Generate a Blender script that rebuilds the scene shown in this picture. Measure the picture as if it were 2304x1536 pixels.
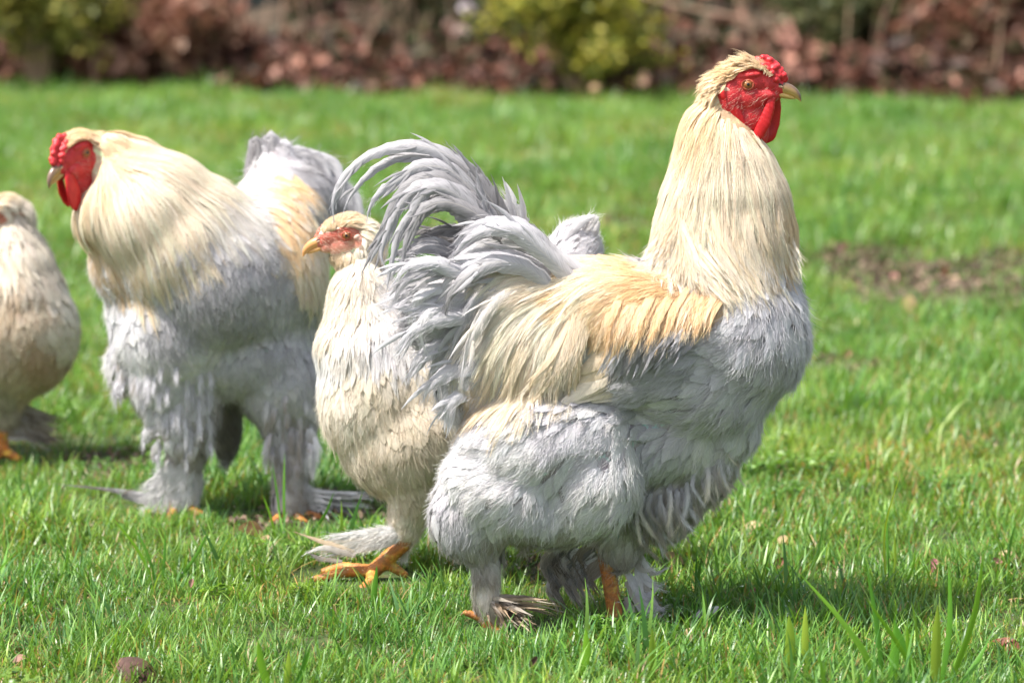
import bpy, bmesh, math, random
import numpy as np
from mathutils import Vector, Matrix
from mathutils.bvhtree import BVHTree

# ------------------------------------------------------------------ clear
for o in list(bpy.data.objects):
    bpy.data.objects.remove(o)
rng = np.random.default_rng(11)
random.seed(5)
SC = bpy.context.scene
COL = SC.collection
R = math.radians

# ------------------------------------------------------------------ camera
FPX, CAM_H, PITCH = 7278.0, 0.92, math.atan(1008 / 7278.0)
cam = bpy.data.cameras.new("camera")
cam.lens = 36 * FPX / 2304
cam.sensor_width = 36
cam.clip_start, cam.clip_end = 0.1, 500
cam.dof.use_dof = True
cam.dof.focus_distance = 4.03
cam.dof.aperture_fstop = 4.4
cam.dof.aperture_blades = 7
co = bpy.data.objects.new("camera", cam)
co.location = (0, 0, CAM_H)
co.rotation_euler = (R(90) - PITCH, 0, 0)
COL.objects.link(co)
SC.camera = co

# ------------------------------------------------------------------ world, sun, exposure
SUN_FROM = Vector((-0.50, -0.22, 1.0)).normalized()
w = bpy.data.worlds.new("World")
SC.world = w
w.use_nodes = True
nt = w.node_tree
bg = nt.nodes["Background"]
sky = nt.nodes.new("ShaderNodeTexSky")
sky.sky_type = 'NISHITA'
sky.sun_disc = False
sky.sun_elevation = math.asin(SUN_FROM.z)
sky.sun_rotation = math.atan2(SUN_FROM.x, SUN_FROM.y)
sky.dust_density = 3.0
sky.ozone_density = 0.6
hs = nt.nodes.new('ShaderNodeHueSaturation')      # sky colour desaturated for a more neutral fill light
hs.inputs['Saturation'].default_value = 0.5
nt.links.new(sky.outputs[0], hs.inputs['Color'])
nt.links.new(hs.outputs[0], bg.inputs[0])
bg.inputs[1].default_value = 0.135
sun = bpy.data.lights.new("sun", 'SUN')
sun.energy = 4.7
sun.angle = R(0.55)
sun.color = (1.0, 0.955, 0.88)
so = bpy.data.objects.new("sun", sun)
so.rotation_euler = SUN_FROM.to_track_quat('Z', 'Y').to_euler()
so.location = SUN_FROM * 20
COL.objects.link(so)
vs = SC.view_settings
vs.view_transform, vs.look, vs.gamma, vs.exposure, vs.use_curve_mapping = "Standard", "None", 1, 1.02, False
SC.render.engine = 'CYCLES'
SC.cycles.use_denoising = True
SC.cycles.max_bounces = 6
SC.cycles.diffuse_bounces = 3
SC.cycles.transparent_max_bounces = 6
SC.cycles.caustics_reflective = False
SC.cycles.caustics_refractive = False
SC.cycles.sample_clamp_indirect = 4

# ------------------------------------------------------------------ measuring helpers
CP, SP = math.cos(PITCH), math.sin(PITCH)


def P(px, py, Y):
    """world point seen at photo pixel (px, py) at distance Y along the ground"""
    a, b = (px - 1152) / FPX, (768 - py) / FPX
    t = Y / (CP + b * SP)
    return np.array((a * t, Y, CAM_H + t * (-SP + b * CP)))


def G(px, py, z=0.0):
    """ground point seen at photo pixel"""
    a, b = (px - 1152) / FPX, (768 - py) / FPX
    t = (CAM_H - z) / (SP - b * CP)
    return np.array((a * t, t * (CP + b * SP), z))


def toplane(w, Y0):
    """side-view coordinates (photo units) of world points on a bird whose middle plane is at Y0"""
    w = np.asarray(w, float)
    x, z = w[..., 0], w[..., 2] - CAM_H
    d = Y0 * CP - z * SP
    u = Y0 * SP + z * CP
    return np.stack((1152 + FPX * x / d, 768 - FPX * u / d), -1)


# ------------------------------------------------------------------ object helpers
def tag(o, label=None, cat=None, group=None, kind=None):
    if label: o['label'] = label
    if cat: o['category'] = cat
    if group: o['group'] = group
    if kind: o['kind'] = kind
    return o


def empty(name, loc, label, cat, group=None):
    o = bpy.data.objects.new(name, None)
    o.empty_display_size = 0.05
    o.location = loc
    COL.objects.link(o)
    return tag(o, label, cat, group)


def link(name, data, mat=None, parent=None, kind=None):
    o = bpy.data.objects.new(name, data)
    COL.objects.link(o)
    if mat is not None:
        data.materials.append(mat)
    if parent is not None:
        o.parent = parent
        o.matrix_parent_inverse = Matrix.Translation(-root_of(parent).location)
        if parent.parent is not None:
            o.matrix_parent_inverse = Matrix.Identity(4)
    if kind:
        o['kind'] = kind
    return o


def root_of(o):
    while o.parent is not None:
        o = o.parent
    return o


def mesh_np(name, verts, quads, cols=None, uv=None, smooth=True):
    verts = np.ascontiguousarray(verts, dtype=np.float32).reshape(-1, 3)
    quads = np.ascontiguousarray(quads, dtype=np.int32)
    k = quads.shape[1]
    me = bpy.data.meshes.new(name)
    me.vertices.add(len(verts))
    me.vertices.foreach_set('co', verts.ravel())
    me.loops.add(quads.size)
    me.loops.foreach_set('vertex_index', quads.ravel())
    me.polygons.add(len(quads))
    me.polygons.foreach_set('loop_start', np.arange(0, quads.size, k, dtype=np.int32))
    me.polygons.foreach_set('loop_total', np.full(len(quads), k, dtype=np.int32))
    me.update(calc_edges=True)
    if cols is not None:
        a = me.attributes.new('Col', 'FLOAT_COLOR', 'POINT')
        c = np.ones((len(verts), 4), np.float32)
        c[:, :3] = cols.reshape(-1, 3)
        a.data.foreach_set('color', c.ravel())
    if uv is not None:
        a = me.attributes.new('fuv', 'FLOAT_VECTOR', 'POINT')
        a.data.foreach_set('vector', np.ascontiguousarray(uv, dtype=np.float32).ravel())
    if smooth:
        me.polygons.foreach_set('use_smooth', np.ones(len(quads), bool))
    return me


# ------------------------------------------------------------------ material helpers
def new_mat(name):
    m = bpy.data.materials.new(name)
    m.use_nodes = True
    n = m.node_tree
    b = n.nodes['Principled BSDF']
    return m, n, b


def N(n, t, **kw):
    x = n.nodes.new(t)
    for k, v in kw.items():
        setattr(x, k, v)
    return x


def ramp(n, stops):
    r = N(n, 'ShaderNodeValToRGB')
    e = r.color_ramp.elements
    while len(e) < len(stops):
        e.new(0.5)
    for el, (p, c) in zip(e, stops):
        el.position = p
        el.color = (*c, 1)
    return r


def mixc(n, mode, fac, a, b):
    m = N(n, 'ShaderNodeMix', data_type='RGBA', blend_type=mode)
    for sock, v in ((m.inputs[0], fac), (m.inputs[6], a), (m.inputs[7], b)):
        if isinstance(v, (int, float)):
            sock.default_value = v
        elif isinstance(v, tuple):
            sock.default_value = (*v, 1)
        else:
            n.links.new(v, sock)
    return m.outputs[2]


def math_node(n, op, a, b=None):
    m = N(n, 'ShaderNodeMath', operation=op)
    for i, v in enumerate((a, b)):
        if v is None: continue
        if isinstance(v, (int, float)):
            m.inputs[i].default_value = v
        else:
            n.links.new(v, m.inputs[i])
    return m.outputs[0]


def set_in(b, **kw):
    for k, v in kw.items():
        b.inputs[k.replace('_', ' ')].default_value = v


def with_translucency(n, b, colour, fac):
    tr = N(n, 'ShaderNodeBsdfTranslucent')
    n.links.new(colour, tr.inputs[0])
    mx = N(n, 'ShaderNodeMixShader')
    mx.inputs[0].default_value = fac
    n.links.new(b.outputs[0], mx.inputs[1])
    n.links.new(tr.outputs[0], mx.inputs[2])
    out = [x for x in n.nodes if x.type == 'OUTPUT_MATERIAL'][0]
    n.links.new(mx.outputs[0], out.inputs[0])


# feather: colour per feather, fine barb stripes running out from the shaft
def feather_material(name, trans=0.22, rough=0.55, stripes=1.0):
    m, n, b = new_mat(name)
    col = N(n, 'ShaderNodeAttribute', attribute_name='Col')
    uv = N(n, 'ShaderNodeAttribute', attribute_name='fuv')
    sx = N(n, 'ShaderNodeSeparateXYZ')
    n.links.new(uv.outputs['Vector'], sx.inputs[0])
    au = math_node(n, 'ABSOLUTE', sx.outputs[0])
    v = math_node(n, 'SUBTRACT', sx.outputs[1], math_node(n, 'MULTIPLY', au, 0.35))
    cx = N(n, 'ShaderNodeCombineXYZ')
    n.links.new(math_node(n, 'MULTIPLY', v, 26.0), cx.inputs[0])
    n.links.new(math_node(n, 'MULTIPLY', sx.outputs[0], 1.3), cx.inputs[1])
    n.links.new(math_node(n, 'MULTIPLY', sx.outputs[2], 37.0), cx.inputs[2])
    no = N(n, 'ShaderNodeTexNoise')
    no.inputs['Scale'].default_value = 1.0
    no.inputs['Detail'].default_value = 3
    n.links.new(cx.outputs[0], no.inputs['Vector'])
    rp = ramp(n, [(0.3, (0.72,) * 3), (0.7, (1.12,) * 3)])
    n.links.new(no.outputs[0], rp.inputs[0])
    c1 = mixc(n, 'MULTIPLY', stripes, col.outputs['Color'], rp.outputs[0])
    # pale shaft
    sh = ramp(n, [(0.0, (1, 1, 1)), (0.09, (0, 0, 0))])
    n.links.new(au, sh.inputs[0])
    c2 = mixc(n, 'MIX', math_node(n, 'MULTIPLY', sh.outputs[0], 0.25), c1, (0.75, 0.68, 0.58))
    n.links.new(c2, b.inputs['Base Color'])
    bp = N(n, 'ShaderNodeBump')
    bp.inputs['Strength'].default_value = 0.35
    bp.inputs['Distance'].default_value = 0.0008
    n.links.new(no.outputs[0], bp.inputs['Height'])
    n.links.new(bp.outputs[0], b.inputs['Normal'])
    set_in(b, Roughness=rough, Specular_IOR_Level=0.25, Sheen_Weight=0.15)
    with_translucency(n, b, c2, trans)
    return m


def hair_material(name, trans=0.3):
    m, n, b = new_mat(name)
    col = N(n, 'ShaderNodeAttribute', attribute_name='Col')
    n.links.new(col.outputs['Color'], b.inputs['Base Color'])
    set_in(b, Roughness=0.7, Specular_IOR_Level=0.15)
    with_translucency(n, b, col.outputs['Color'], trans)
    return m


M = {}
M['feather'] = feather_material('feather', 0.27, 0.6, 0.8)
M['silk'] = feather_material('silky_feather', 0.3, 0.45, 0.7)
M['quill'] = feather_material('flight_feather', 0.3, 0.5, 0.8)
M['down'] = hair_material('down')


def skin_material(name, c0, c1, scale, bump, rough=0.42, vcol=False, sss=0.04):
    m, n, b = new_mat(name)
    tc = N(n, 'ShaderNodeTexCoord')
    vo = N(n, 'ShaderNodeTexVoronoi')
    vo.inputs['Scale'].default_value = scale
    n.links.new(tc.outputs['Object'], vo.inputs['Vector'])
    no = N(n, 'ShaderNodeTexNoise')
    no.inputs['Scale'].default_value = scale * 0.12
    no.inputs['Detail'].default_value = 5
    n.links.new(tc.outputs['Object'], no.inputs['Vector'])
    if vcol:
        at = N(n, 'ShaderNodeAttribute', attribute_name='Col')
        base = mixc(n, 'MULTIPLY', 0.6, at.outputs['Color'], ramp_out(n, no.outputs[0], [(0.28, (0.62, 0.5, 0.5)), (0.55, (1.0, 1.0, 1.0)), (0.72, (1.25, 3.0, 2.4))]))
    else:
        base = ramp_out(n, no.outputs[0], [(0.3, c0), (0.7, c1)])
    c = mixc(n, 'MULTIPLY', 0.5, base, ramp_out(n, vo.outputs[0], [(0.0, (1.15, 1.1, 1.1)), (0.7, (0.7, 0.6, 0.6))]))
    n.links.new(c, b.inputs['Base Color'])
    bp = N(n, 'ShaderNodeBump', invert=True)
    bp.inputs['Strength'].default_value = bump
    bp.inputs['Distance'].default_value = 0.0008
    n.links.new(vo.outputs[0], bp.inputs['Height'])
    n.links.new(bp.outputs[0], b.inputs['Normal'])
    set_in(b, Roughness=rough, Specular_IOR_Level=0.45, Subsurface_Weight=sss)
    b.inputs['Subsurface Radius'].default_value = (0.004, 0.0012, 0.0008)
    b.inputs['Subsurface Scale'].default_value = 1.0
    return m


def ramp_out(n, fac, stops):
    r = ramp(n, stops)
    n.links.new(fac, r.inputs[0])
    return r.outputs[0]


M['body'] = skin_material('skin', None, None, 650, 0.6, 0.5, vcol=True, sss=0.05)
M['comb'] = skin_material('comb_skin', (0.52, 0.014, 0.022), (0.70, 0.04, 0.05), 650, 0.5, 0.40)
M['wattle'] = skin_material('wattle_skin', (0.48, 0.006, 0.012), (0.62, 0.016, 0.02), 900, 0.3, 0.42)
M['lobe'] = skin_material('earlobe_skin', (0.60, 0.30, 0.24), (0.74, 0.52, 0.43), 700, 0.3, 0.45)
M['hencomb'] = skin_material('hen_skin', (0.55, 0.10, 0.07), (0.7, 0.2, 0.13), 700, 0.4, 0.45)


def beak_material(name, dark, light):
    m, n, b = new_mat(name)
    tc = N(n, 'ShaderNodeTexCoord')
    at = N(n, 'ShaderNodeAttribute', attribute_name='fuv')
    sx = N(n, 'ShaderNodeSeparateXYZ')
    n.links.new(at.outputs['Vector'], sx.inputs[0])
    no = N(n, 'ShaderNodeTexNoise')
    no.inputs['Scale'].default_value = 120
    n.links.new(tc.outputs['Object'], no.inputs['Vector'])
    f = math_node(n, 'ADD', sx.outputs[1], math_node(n, 'MULTIPLY', math_node(n, 'SUBTRACT', no.outputs[0], 0.5), 0.35))
    c = ramp_out(n, f, [(0.15, light), (0.75, dark)])
    n.links.new(c, b.inputs['Base Color'])
    set_in(b, Roughness=0.28, Specular_IOR_Level=0.5, Subsurface_Weight=0.08)
    b.inputs['Subsurface Radius'].default_value = (0.003, 0.002, 0.001)
    return m


M['beak'] = beak_material('horn_beak', (0.16, 0.10, 0.07), (0.62, 0.40, 0.13))
M['henbeak'] = beak_material('yellow_beak', (0.56, 0.26, 0.10), (0.70, 0.38, 0.14))


def simple(name, col, rough=0.5, spec=0.5, var=0.0, scale=80):
    m, n, b = new_mat(name)
    if var:
        tc = N(n, 'ShaderNodeTexCoord')
        no = N(n, 'ShaderNodeTexNoise')
        no.inputs['Scale'].default_value = scale
        no.inputs['Detail'].default_value = 6
        n.links.new(tc.outputs['Object'], no.inputs['Vector'])
        a = tuple(x * (1 - var) for x in col)
        z = tuple(min(1, x * (1 + var)) for x in col)
        n.links.new(ramp_out(n, no.outputs[0], [(0.3, a), (0.7, z)]), b.inputs['Base Color'])
        bp = N(n, 'ShaderNodeBump')
        bp.inputs['Strength'].default_value = 0.4
        bp.inputs['Distance'].default_value = 0.002
        n.links.new(no.outputs[0], bp.inputs['Height'])
        n.links.new(bp.outputs[0], b.inputs['Normal'])
    else:
        b.inputs['Base Color'].default_value = (*col, 1)
    set_in(b, Roughness=rough, Specular_IOR_Level=spec)
    return m


M['iris'] = simple('iris', (0.26, 0.10, 0.03), 0.12, 0.5, 0.35, 900)
M['pupil'] = simple('pupil', (0.004, 0.004, 0.004), 0.05, 0.6)
M['lid'] = simple('eyelid', (0.45, 0.09, 0.05), 0.45, 0.4, 0.3, 500)
M['nostril'] = simple('nostril', (0.05, 0.025, 0.02), 0.5, 0.3)
M['quillshaft'] = simple('nostril_flap', (0.50, 0.30, 0.20), 0.4, 0.4)

# ------------------------------------------------------------------ feathers and down as arrays
PAL = dict(
    lav=(0.51, 0.495, 0.53), lavd=(0.28, 0.268, 0.28), lavl=(0.66, 0.645, 0.68), white=(0.77, 0.75, 0.75),
    cream=(0.87, 0.71, 0.535), creamw=(0.87, 0.78, 0.68), buff=(0.84, 0.61, 0.375), gold=(0.82, 0.57, 0.34),
    tan=(0.55, 0.40, 0.26), dirty=(0.40, 0.35, 0.30), mud=(0.13, 0.095, 0.07), hen=(0.71, 0.62, 0.50), tail=(0.35, 0.34, 0.36),
    henw=(0.79, 0.715, 0.62), brownw=(0.50, 0.36, 0.25), smoke=(0.18, 0.17, 0.17), straw=(0.70, 0.51, 0.31))
SHAPES = {
    0: lambda t: np.clip(np.minimum(1, (t + .05) / 0.4) ** 0.6 * np.sqrt(np.clip(1 - (np.clip(t - .5, 0, 1) / .5) ** 2, 0, 1)), 0.03, 1),       # rounded contour
    1: lambda t: np.clip((0.6 + 0.4 * np.sin(np.pi * t ** 0.8)) * (1 - t ** 2.4), 0.03, 1),            # narrow lance
    2: lambda t: np.clip(np.minimum(1, (t + .1) / 0.4) * (1 - 0.9 * np.clip(t - .45, 0, 1) ** 2 / .3), 0.03, 1),           # soft fluff
}


class Plumes:
    """collects feathers (strips) and barbs (hairs) and builds them as objects"""
    def __init__(s):
        s.v, s.q, s.c, s.u, s.nv = [], [], [], [], 0
        s.hp, s.hc = [], []

    def strips(s, cen, side, nor, width, shape, c0, c1, camber=0.25, ragged=0.10, m=5):
        """cen (N,k,3), side, nor (N,k,3), width (N,), c0/c1 (N,3)"""
        Nn, k, _ = cen.shape
        if Nn == 0: return
        t = np.linspace(0, 1, k)
        if shape in (0, 2):          # more sections towards the rounded tip
            t = 1 - (1 - t) ** 1.55
            x = t * (k - 1); i = np.minimum(x.astype(int), k - 2); fr = (x - i)[None, :, None]
            cen, side, nor = (a[:, i] * (1 - fr) + a[:, i + 1] * fr for a in (cen, side, nor))
        prof = SHAPES[shape](t)[None, :] * width[:, None]
        us = np.linspace(-1, 1, m)
        rag = 1 + ragged * rng.normal(size=(Nn, k, 2))
        off = np.empty((Nn, k, m))
        for j, u in enumerate(us):
            off[:, :, j] = 0.5 * u * prof * (rag[:, :, 0] if u < 0 else rag[:, :, 1] if u > 0 else 1)
        v = cen[:, :, None, :] + side[:, :, None, :] * off[..., None] - nor[:, :, None, :] * (camber * prof[:, :, None] * 0.5 * us[None, None, :] ** 2)[..., None]
        idx = s.nv + np.arange(Nn * k * m).reshape(Nn, k, m)
        q = np.stack((idx[:, :-1, :-1], idx[:, 1:, :-1], idx[:, 1:, 1:], idx[:, :-1, 1:]), -1).reshape(-1, 4)
        c = c0[:, None, :] * (1 - t[None, :, None]) + c1[:, None, :] * t[None, :, None]
        c = np.repeat(c[:, :, None, :], m, 2)
        rnd = rng.random(Nn)
        L = np.linalg.norm(np.diff(cen, axis=1), axis=2).sum(1)
        ratio = L / np.maximum(width, 1e-5) * 0.5
        u = np.empty((Nn, k, m, 3))
        u[..., 0] = us
        u[..., 1] = t[None, :, None] * np.clip(ratio, 0.8, 6)[:, None, None]
        u[..., 2] = rnd[:, None, None]
        s.v.append(v.reshape(-1, 3)); s.q.append(q); s.c.append(c.reshape(-1, 3)); s.u.append(u.reshape(-1, 3))
        s.nv += Nn * k * m

    def barbs(s, cen, side, nor, width, c0, c1, per, ang=0.6, length=0.7, start=0.45, curl=0.3, tmin=0.1, lift=0.15):
        Nn, k, _ = cen.shape
        if Nn == 0 or per == 0: return
        f = rng.integers(0, Nn, int(Nn * per))
        K = len(f)
        t = tmin + (1 - tmin) * rng.random(K) ** 0.8
        x = t * (k - 1)
        i = np.minimum(x.astype(int), k - 2)
        fr = (x - i)[:, None]
        p = cen[f, i] * (1 - fr) + cen[f, i + 1] * fr
        d = cen[f, i + 1] - cen[f, i]
        d /= np.linalg.norm(d, axis=1, keepdims=True) + 1e-9
        sd, no = side[f, i], nor[f, i]
        sg = np.where(rng.random(K) < 0.5, -1.0, 1.0)[:, None]
        a = (ang * (0.35 + 0.9 * rng.random(K)) * (1.05 - t))[:, None] + 0.05
        W = width[f][:, None]
        p = p + sd * sg * W * start * (rng.random(K)[:, None]) * np.clip(1.1 - t[:, None] ** 3, 0.1, 1)
        L = W * length * (0.6 + 0.8 * rng.random(K)[:, None])
        dirv = d * np.cos(a) + sd * sg * np.sin(a) + no * (lift * rng.normal(size=(K, 1)) * 0.5 + lift * 0.4)
        cv = (sd * sg * rng.normal(size=(K, 1)) + no * rng.normal(size=(K, 1))) * curl
        pts = np.stack([p, p + dirv * L * 0.34 + cv * L * 0.10, p + dirv * L * 0.68 + cv * L * 0.36, p + dirv * L + cv * L * 0.8], 1)
        tt = t[:, None]
        c = (c0[f] * (1 - tt) + c1[f] * tt) * (1 + 0.10 * rng.normal(size=(K, 1)))
        s.hp.append(pts); s.hc.append(np.clip(c, 0.01, 0.9))

    def strands(s, cen, side, nor, width, c0, c1, per, spread=0.5):
        """long hairs that run the length of a feather, for silky hackles"""
        Nn, k, _ = cen.shape
        if Nn == 0: return
        f = rng.integers(0, Nn, int(Nn * per)); K = len(f); kk = 6
        t0 = 0.55 * rng.random(K); t1 = np.clip(t0 + rng.uniform(.4, .9, K), 0, 1.0)
        off = rng.uniform(-1, 1, K) * spread; fan = rng.normal(size=K) * 0.35; up = rng.random(K)
        pts = np.empty((K, kk, 3))
        for j in range(kk):
            u = j / (kk - 1)
            t = t0 * (1 - u) + t1 * u
            x = t * (k - 1); i = np.minimum(x.astype(int), k - 2); fr = (x - i)[:, None]
            p = cen[f, i] * (1 - fr) + cen[f, i + 1] * fr
            o_ = (off * (1 - 0.6 * t ** 3) + fan * u ** 2) * width[f]
            pts[:, j] = p + side[f, i] * o_[:, None] + nor[f, i] * ((0.0006 + 0.0022 * up * u) + 0.02 * width[f])[:, None]
        c = (c0[f] * 0.45 + c1[f] * 0.55) * (1 + 0.13 * rng.normal(size=(K, 1)))
        s.hp.append(pts); s.hc.append(np.clip(c, 0.01, 0.9))

    def build(s, name, mat, parent, hair_name='down', r=0.00022):
        if s.v:
            me = mesh_np(name, np.concatenate(s.v), np.concatenate(s.q), np.concatenate(s.c), np.concatenate(s.u))
            link(name, me, mat, parent, 'stuff')
        for kk in sorted({h.shape[1] for h in s.hp}):
            hp = [h for h in s.hp if h.shape[1] == kk]; hc = [c for h, c in zip(s.hp, s.hc) if h.shape[1] == kk]
            make_hair(hair_name, np.concatenate(hp), np.concatenate(hc), r, parent)
        if 0:
            make_hair(hair_name, np.concatenate(s.hp), np.concatenate(s.hc), r, parent)


def make_hair(name, pts, cols, r, parent, mat=None):
    K, k, _ = pts.shape
    hc = bpy.data.hair_curves.new(name)
    hc.add_curves([k] * K)
    hc.position_data.foreach_set('vector', np.ascontiguousarray(pts, dtype=np.float32).ravel())
    ra = hc.attributes.get('radius') or hc.attributes.new('radius', 'FLOAT', 'POINT')
    rr = np.tile(np.linspace(1.0, 0.25, k), K) * r
    ra.data.foreach_set('value', rr.astype(np.float32))
    a = hc.attributes.new('Col', 'FLOAT_COLOR', 'CURVE')
    c = np.ones((K, 4), np.float32); c[:, :3] = cols
    a.data.foreach_set('color', c.ravel())
    return link(name, hc, mat or M['down'], parent, 'stuff')


# ------------------------------------------------------------------ solid shapes
def remesh_blobs(blobs, voxel, smooth=6, sm_factor=0.5):
    """blobs: list of (centre, 3x3 axes matrix or radii). Returns verts, faces of one welded surface."""
    bm = bmesh.new()
    for c, A in blobs:
        A = np.asarray(A, float)
        Mx = Matrix(((A[0][0], A[0][1], A[0][2], c[0]), (A[1][0], A[1][1], A[1][2], c[1]), (A[2][0], A[2][1], A[2][2], c[2]), (0, 0, 0, 1)))
        bmesh.ops.create_icosphere(bm, subdivisions=3, radius=1.0, matrix=Mx)
    me = bpy.data.meshes.new('tmp'); bm.to_mesh(me); bm.free()
    ob = bpy.data.objects.new('tmp', me); COL.objects.link(ob)
    rm = ob.modifiers.new('r', 'REMESH'); rm.mode = 'VOXEL'; rm.voxel_size = voxel; rm.use_smooth_shade = True
    sm = ob.modifiers.new('s', 'SMOOTH'); sm.factor = sm_factor; sm.iterations = smooth
    dg = bpy.context.evaluated_depsgraph_get()
    ev = ob.evaluated_get(dg).to_mesh()
    v = np.empty(len(ev.vertices) * 3, np.float32); ev.vertices.foreach_get('co', v); v = v.reshape(-1, 3)
    f = [tuple(p.vertices) for p in ev.polygons]
    ob.evaluated_get(dg).to_mesh_clear()
    bpy.data.objects.remove(ob); bpy.data.meshes.remove(me)
    return v.astype(float), f


def diag(rx, ry, rz, rot=0.0):
    """axes matrix, rot turns in the side-view (x,z) plane"""
    c, s_ = math.cos(rot), math.sin(rot)
    Rm = np.array(((c, 0, -s_), (0, 1, 0), (s_, 0, c)))
    return Rm @ np.diag((rx, ry, rz))


def rotm(ex=0, ey=0, ez=0):
    return np.array(Matrix.Rotation(ez, 3, 'Z') @ Matrix.Rotation(ey, 3, 'Y') @ Matrix.Rotation(ex, 3, 'X'))


def tube_blobs(pts, radii, step=0.5, flat=1.0):
    out = []
    for i in range(len(pts) - 1):
        a, b = np.array(pts[i]), np.array(pts[i + 1])
        L = np.linalg.norm(b - a)
        n = max(1, int(L / (min(radii[i], radii[i + 1]) * step)))
        for j in range(n + (i == len(pts) - 2)):
            t = j / n
            r = radii[i] * (1 - t) + radii[i + 1] * t
            out.append((a * (1 - t) + b * t, np.diag((r, r * flat, r))))
    return out


def catmull(pts, n):
    pts = np.asarray(pts, float)
    if len(pts) == 2:
        t = np.linspace(0, 1, n)[:, None]
        return pts[0] * (1 - t) + pts[1] * t
    p = np.vstack((2 * pts[0] - pts[1], pts, 2 * pts[-1] - pts[-2]))
    m = len(pts) - 1
    x = np.linspace(0, m - 1e-6, n)
    i = x.astype(int); t = (x - i)[:, None]
    a, b, c, d = p[i], p[i + 1], p[i + 2], p[i + 3]
    return 0.5 * ((2 * b) + (-a + c) * t + (2 * a - 5 * b + 4 * c - d) * t ** 2 + (-a + 3 * b - 3 * c + d) * t ** 3)


def sweep(path, rx, rz, seg=12, up=(0, 0, 1), cap=True):
    """closed tube with elliptical section; returns verts, quads, fuv"""
    path = np.asarray(path, float); k = len(path)
    d = np.gradient(path, axis=0); d /= np.linalg.norm(d, axis=1, keepdims=True) + 1e-12
    up = np.asarray(up, float)
    s_ = np.cross(d, up); s_ /= np.linalg.norm(s_, axis=1, keepdims=True) + 1e-12
    u = np.cross(s_, d)
    th = np.linspace(0, 2 * np.pi, seg, endpoint=False)
    rx = np.broadcast_to(rx, (k,)); rz = np.broadcast_to(rz, (k,))
    v = path[:, None] + s_[:, None] * (np.cos(th)[None, :, None] * rx[:, None, None]) + u[:, None] * (np.sin(th)[None, :, None] * rz[:, None, None])
    idx = np.arange(k * seg).reshape(k, seg)
    nx = np.roll(idx, -1, 1)
    q = np.stack((idx[:-1], nx[:-1], nx[1:], idx[1:]), -1).reshape(-1, 4)
    uv = np.zeros((k, seg, 3)); uv[..., 0] = np.cos(th); uv[..., 1] = (np.sin(th) * 0.5 + 0.5)[None, :]; uv[..., 2] = np.linspace(0, 1, k)[:, None]
    return v.reshape(-1, 3), q, uv.reshape(-1, 3)


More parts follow.
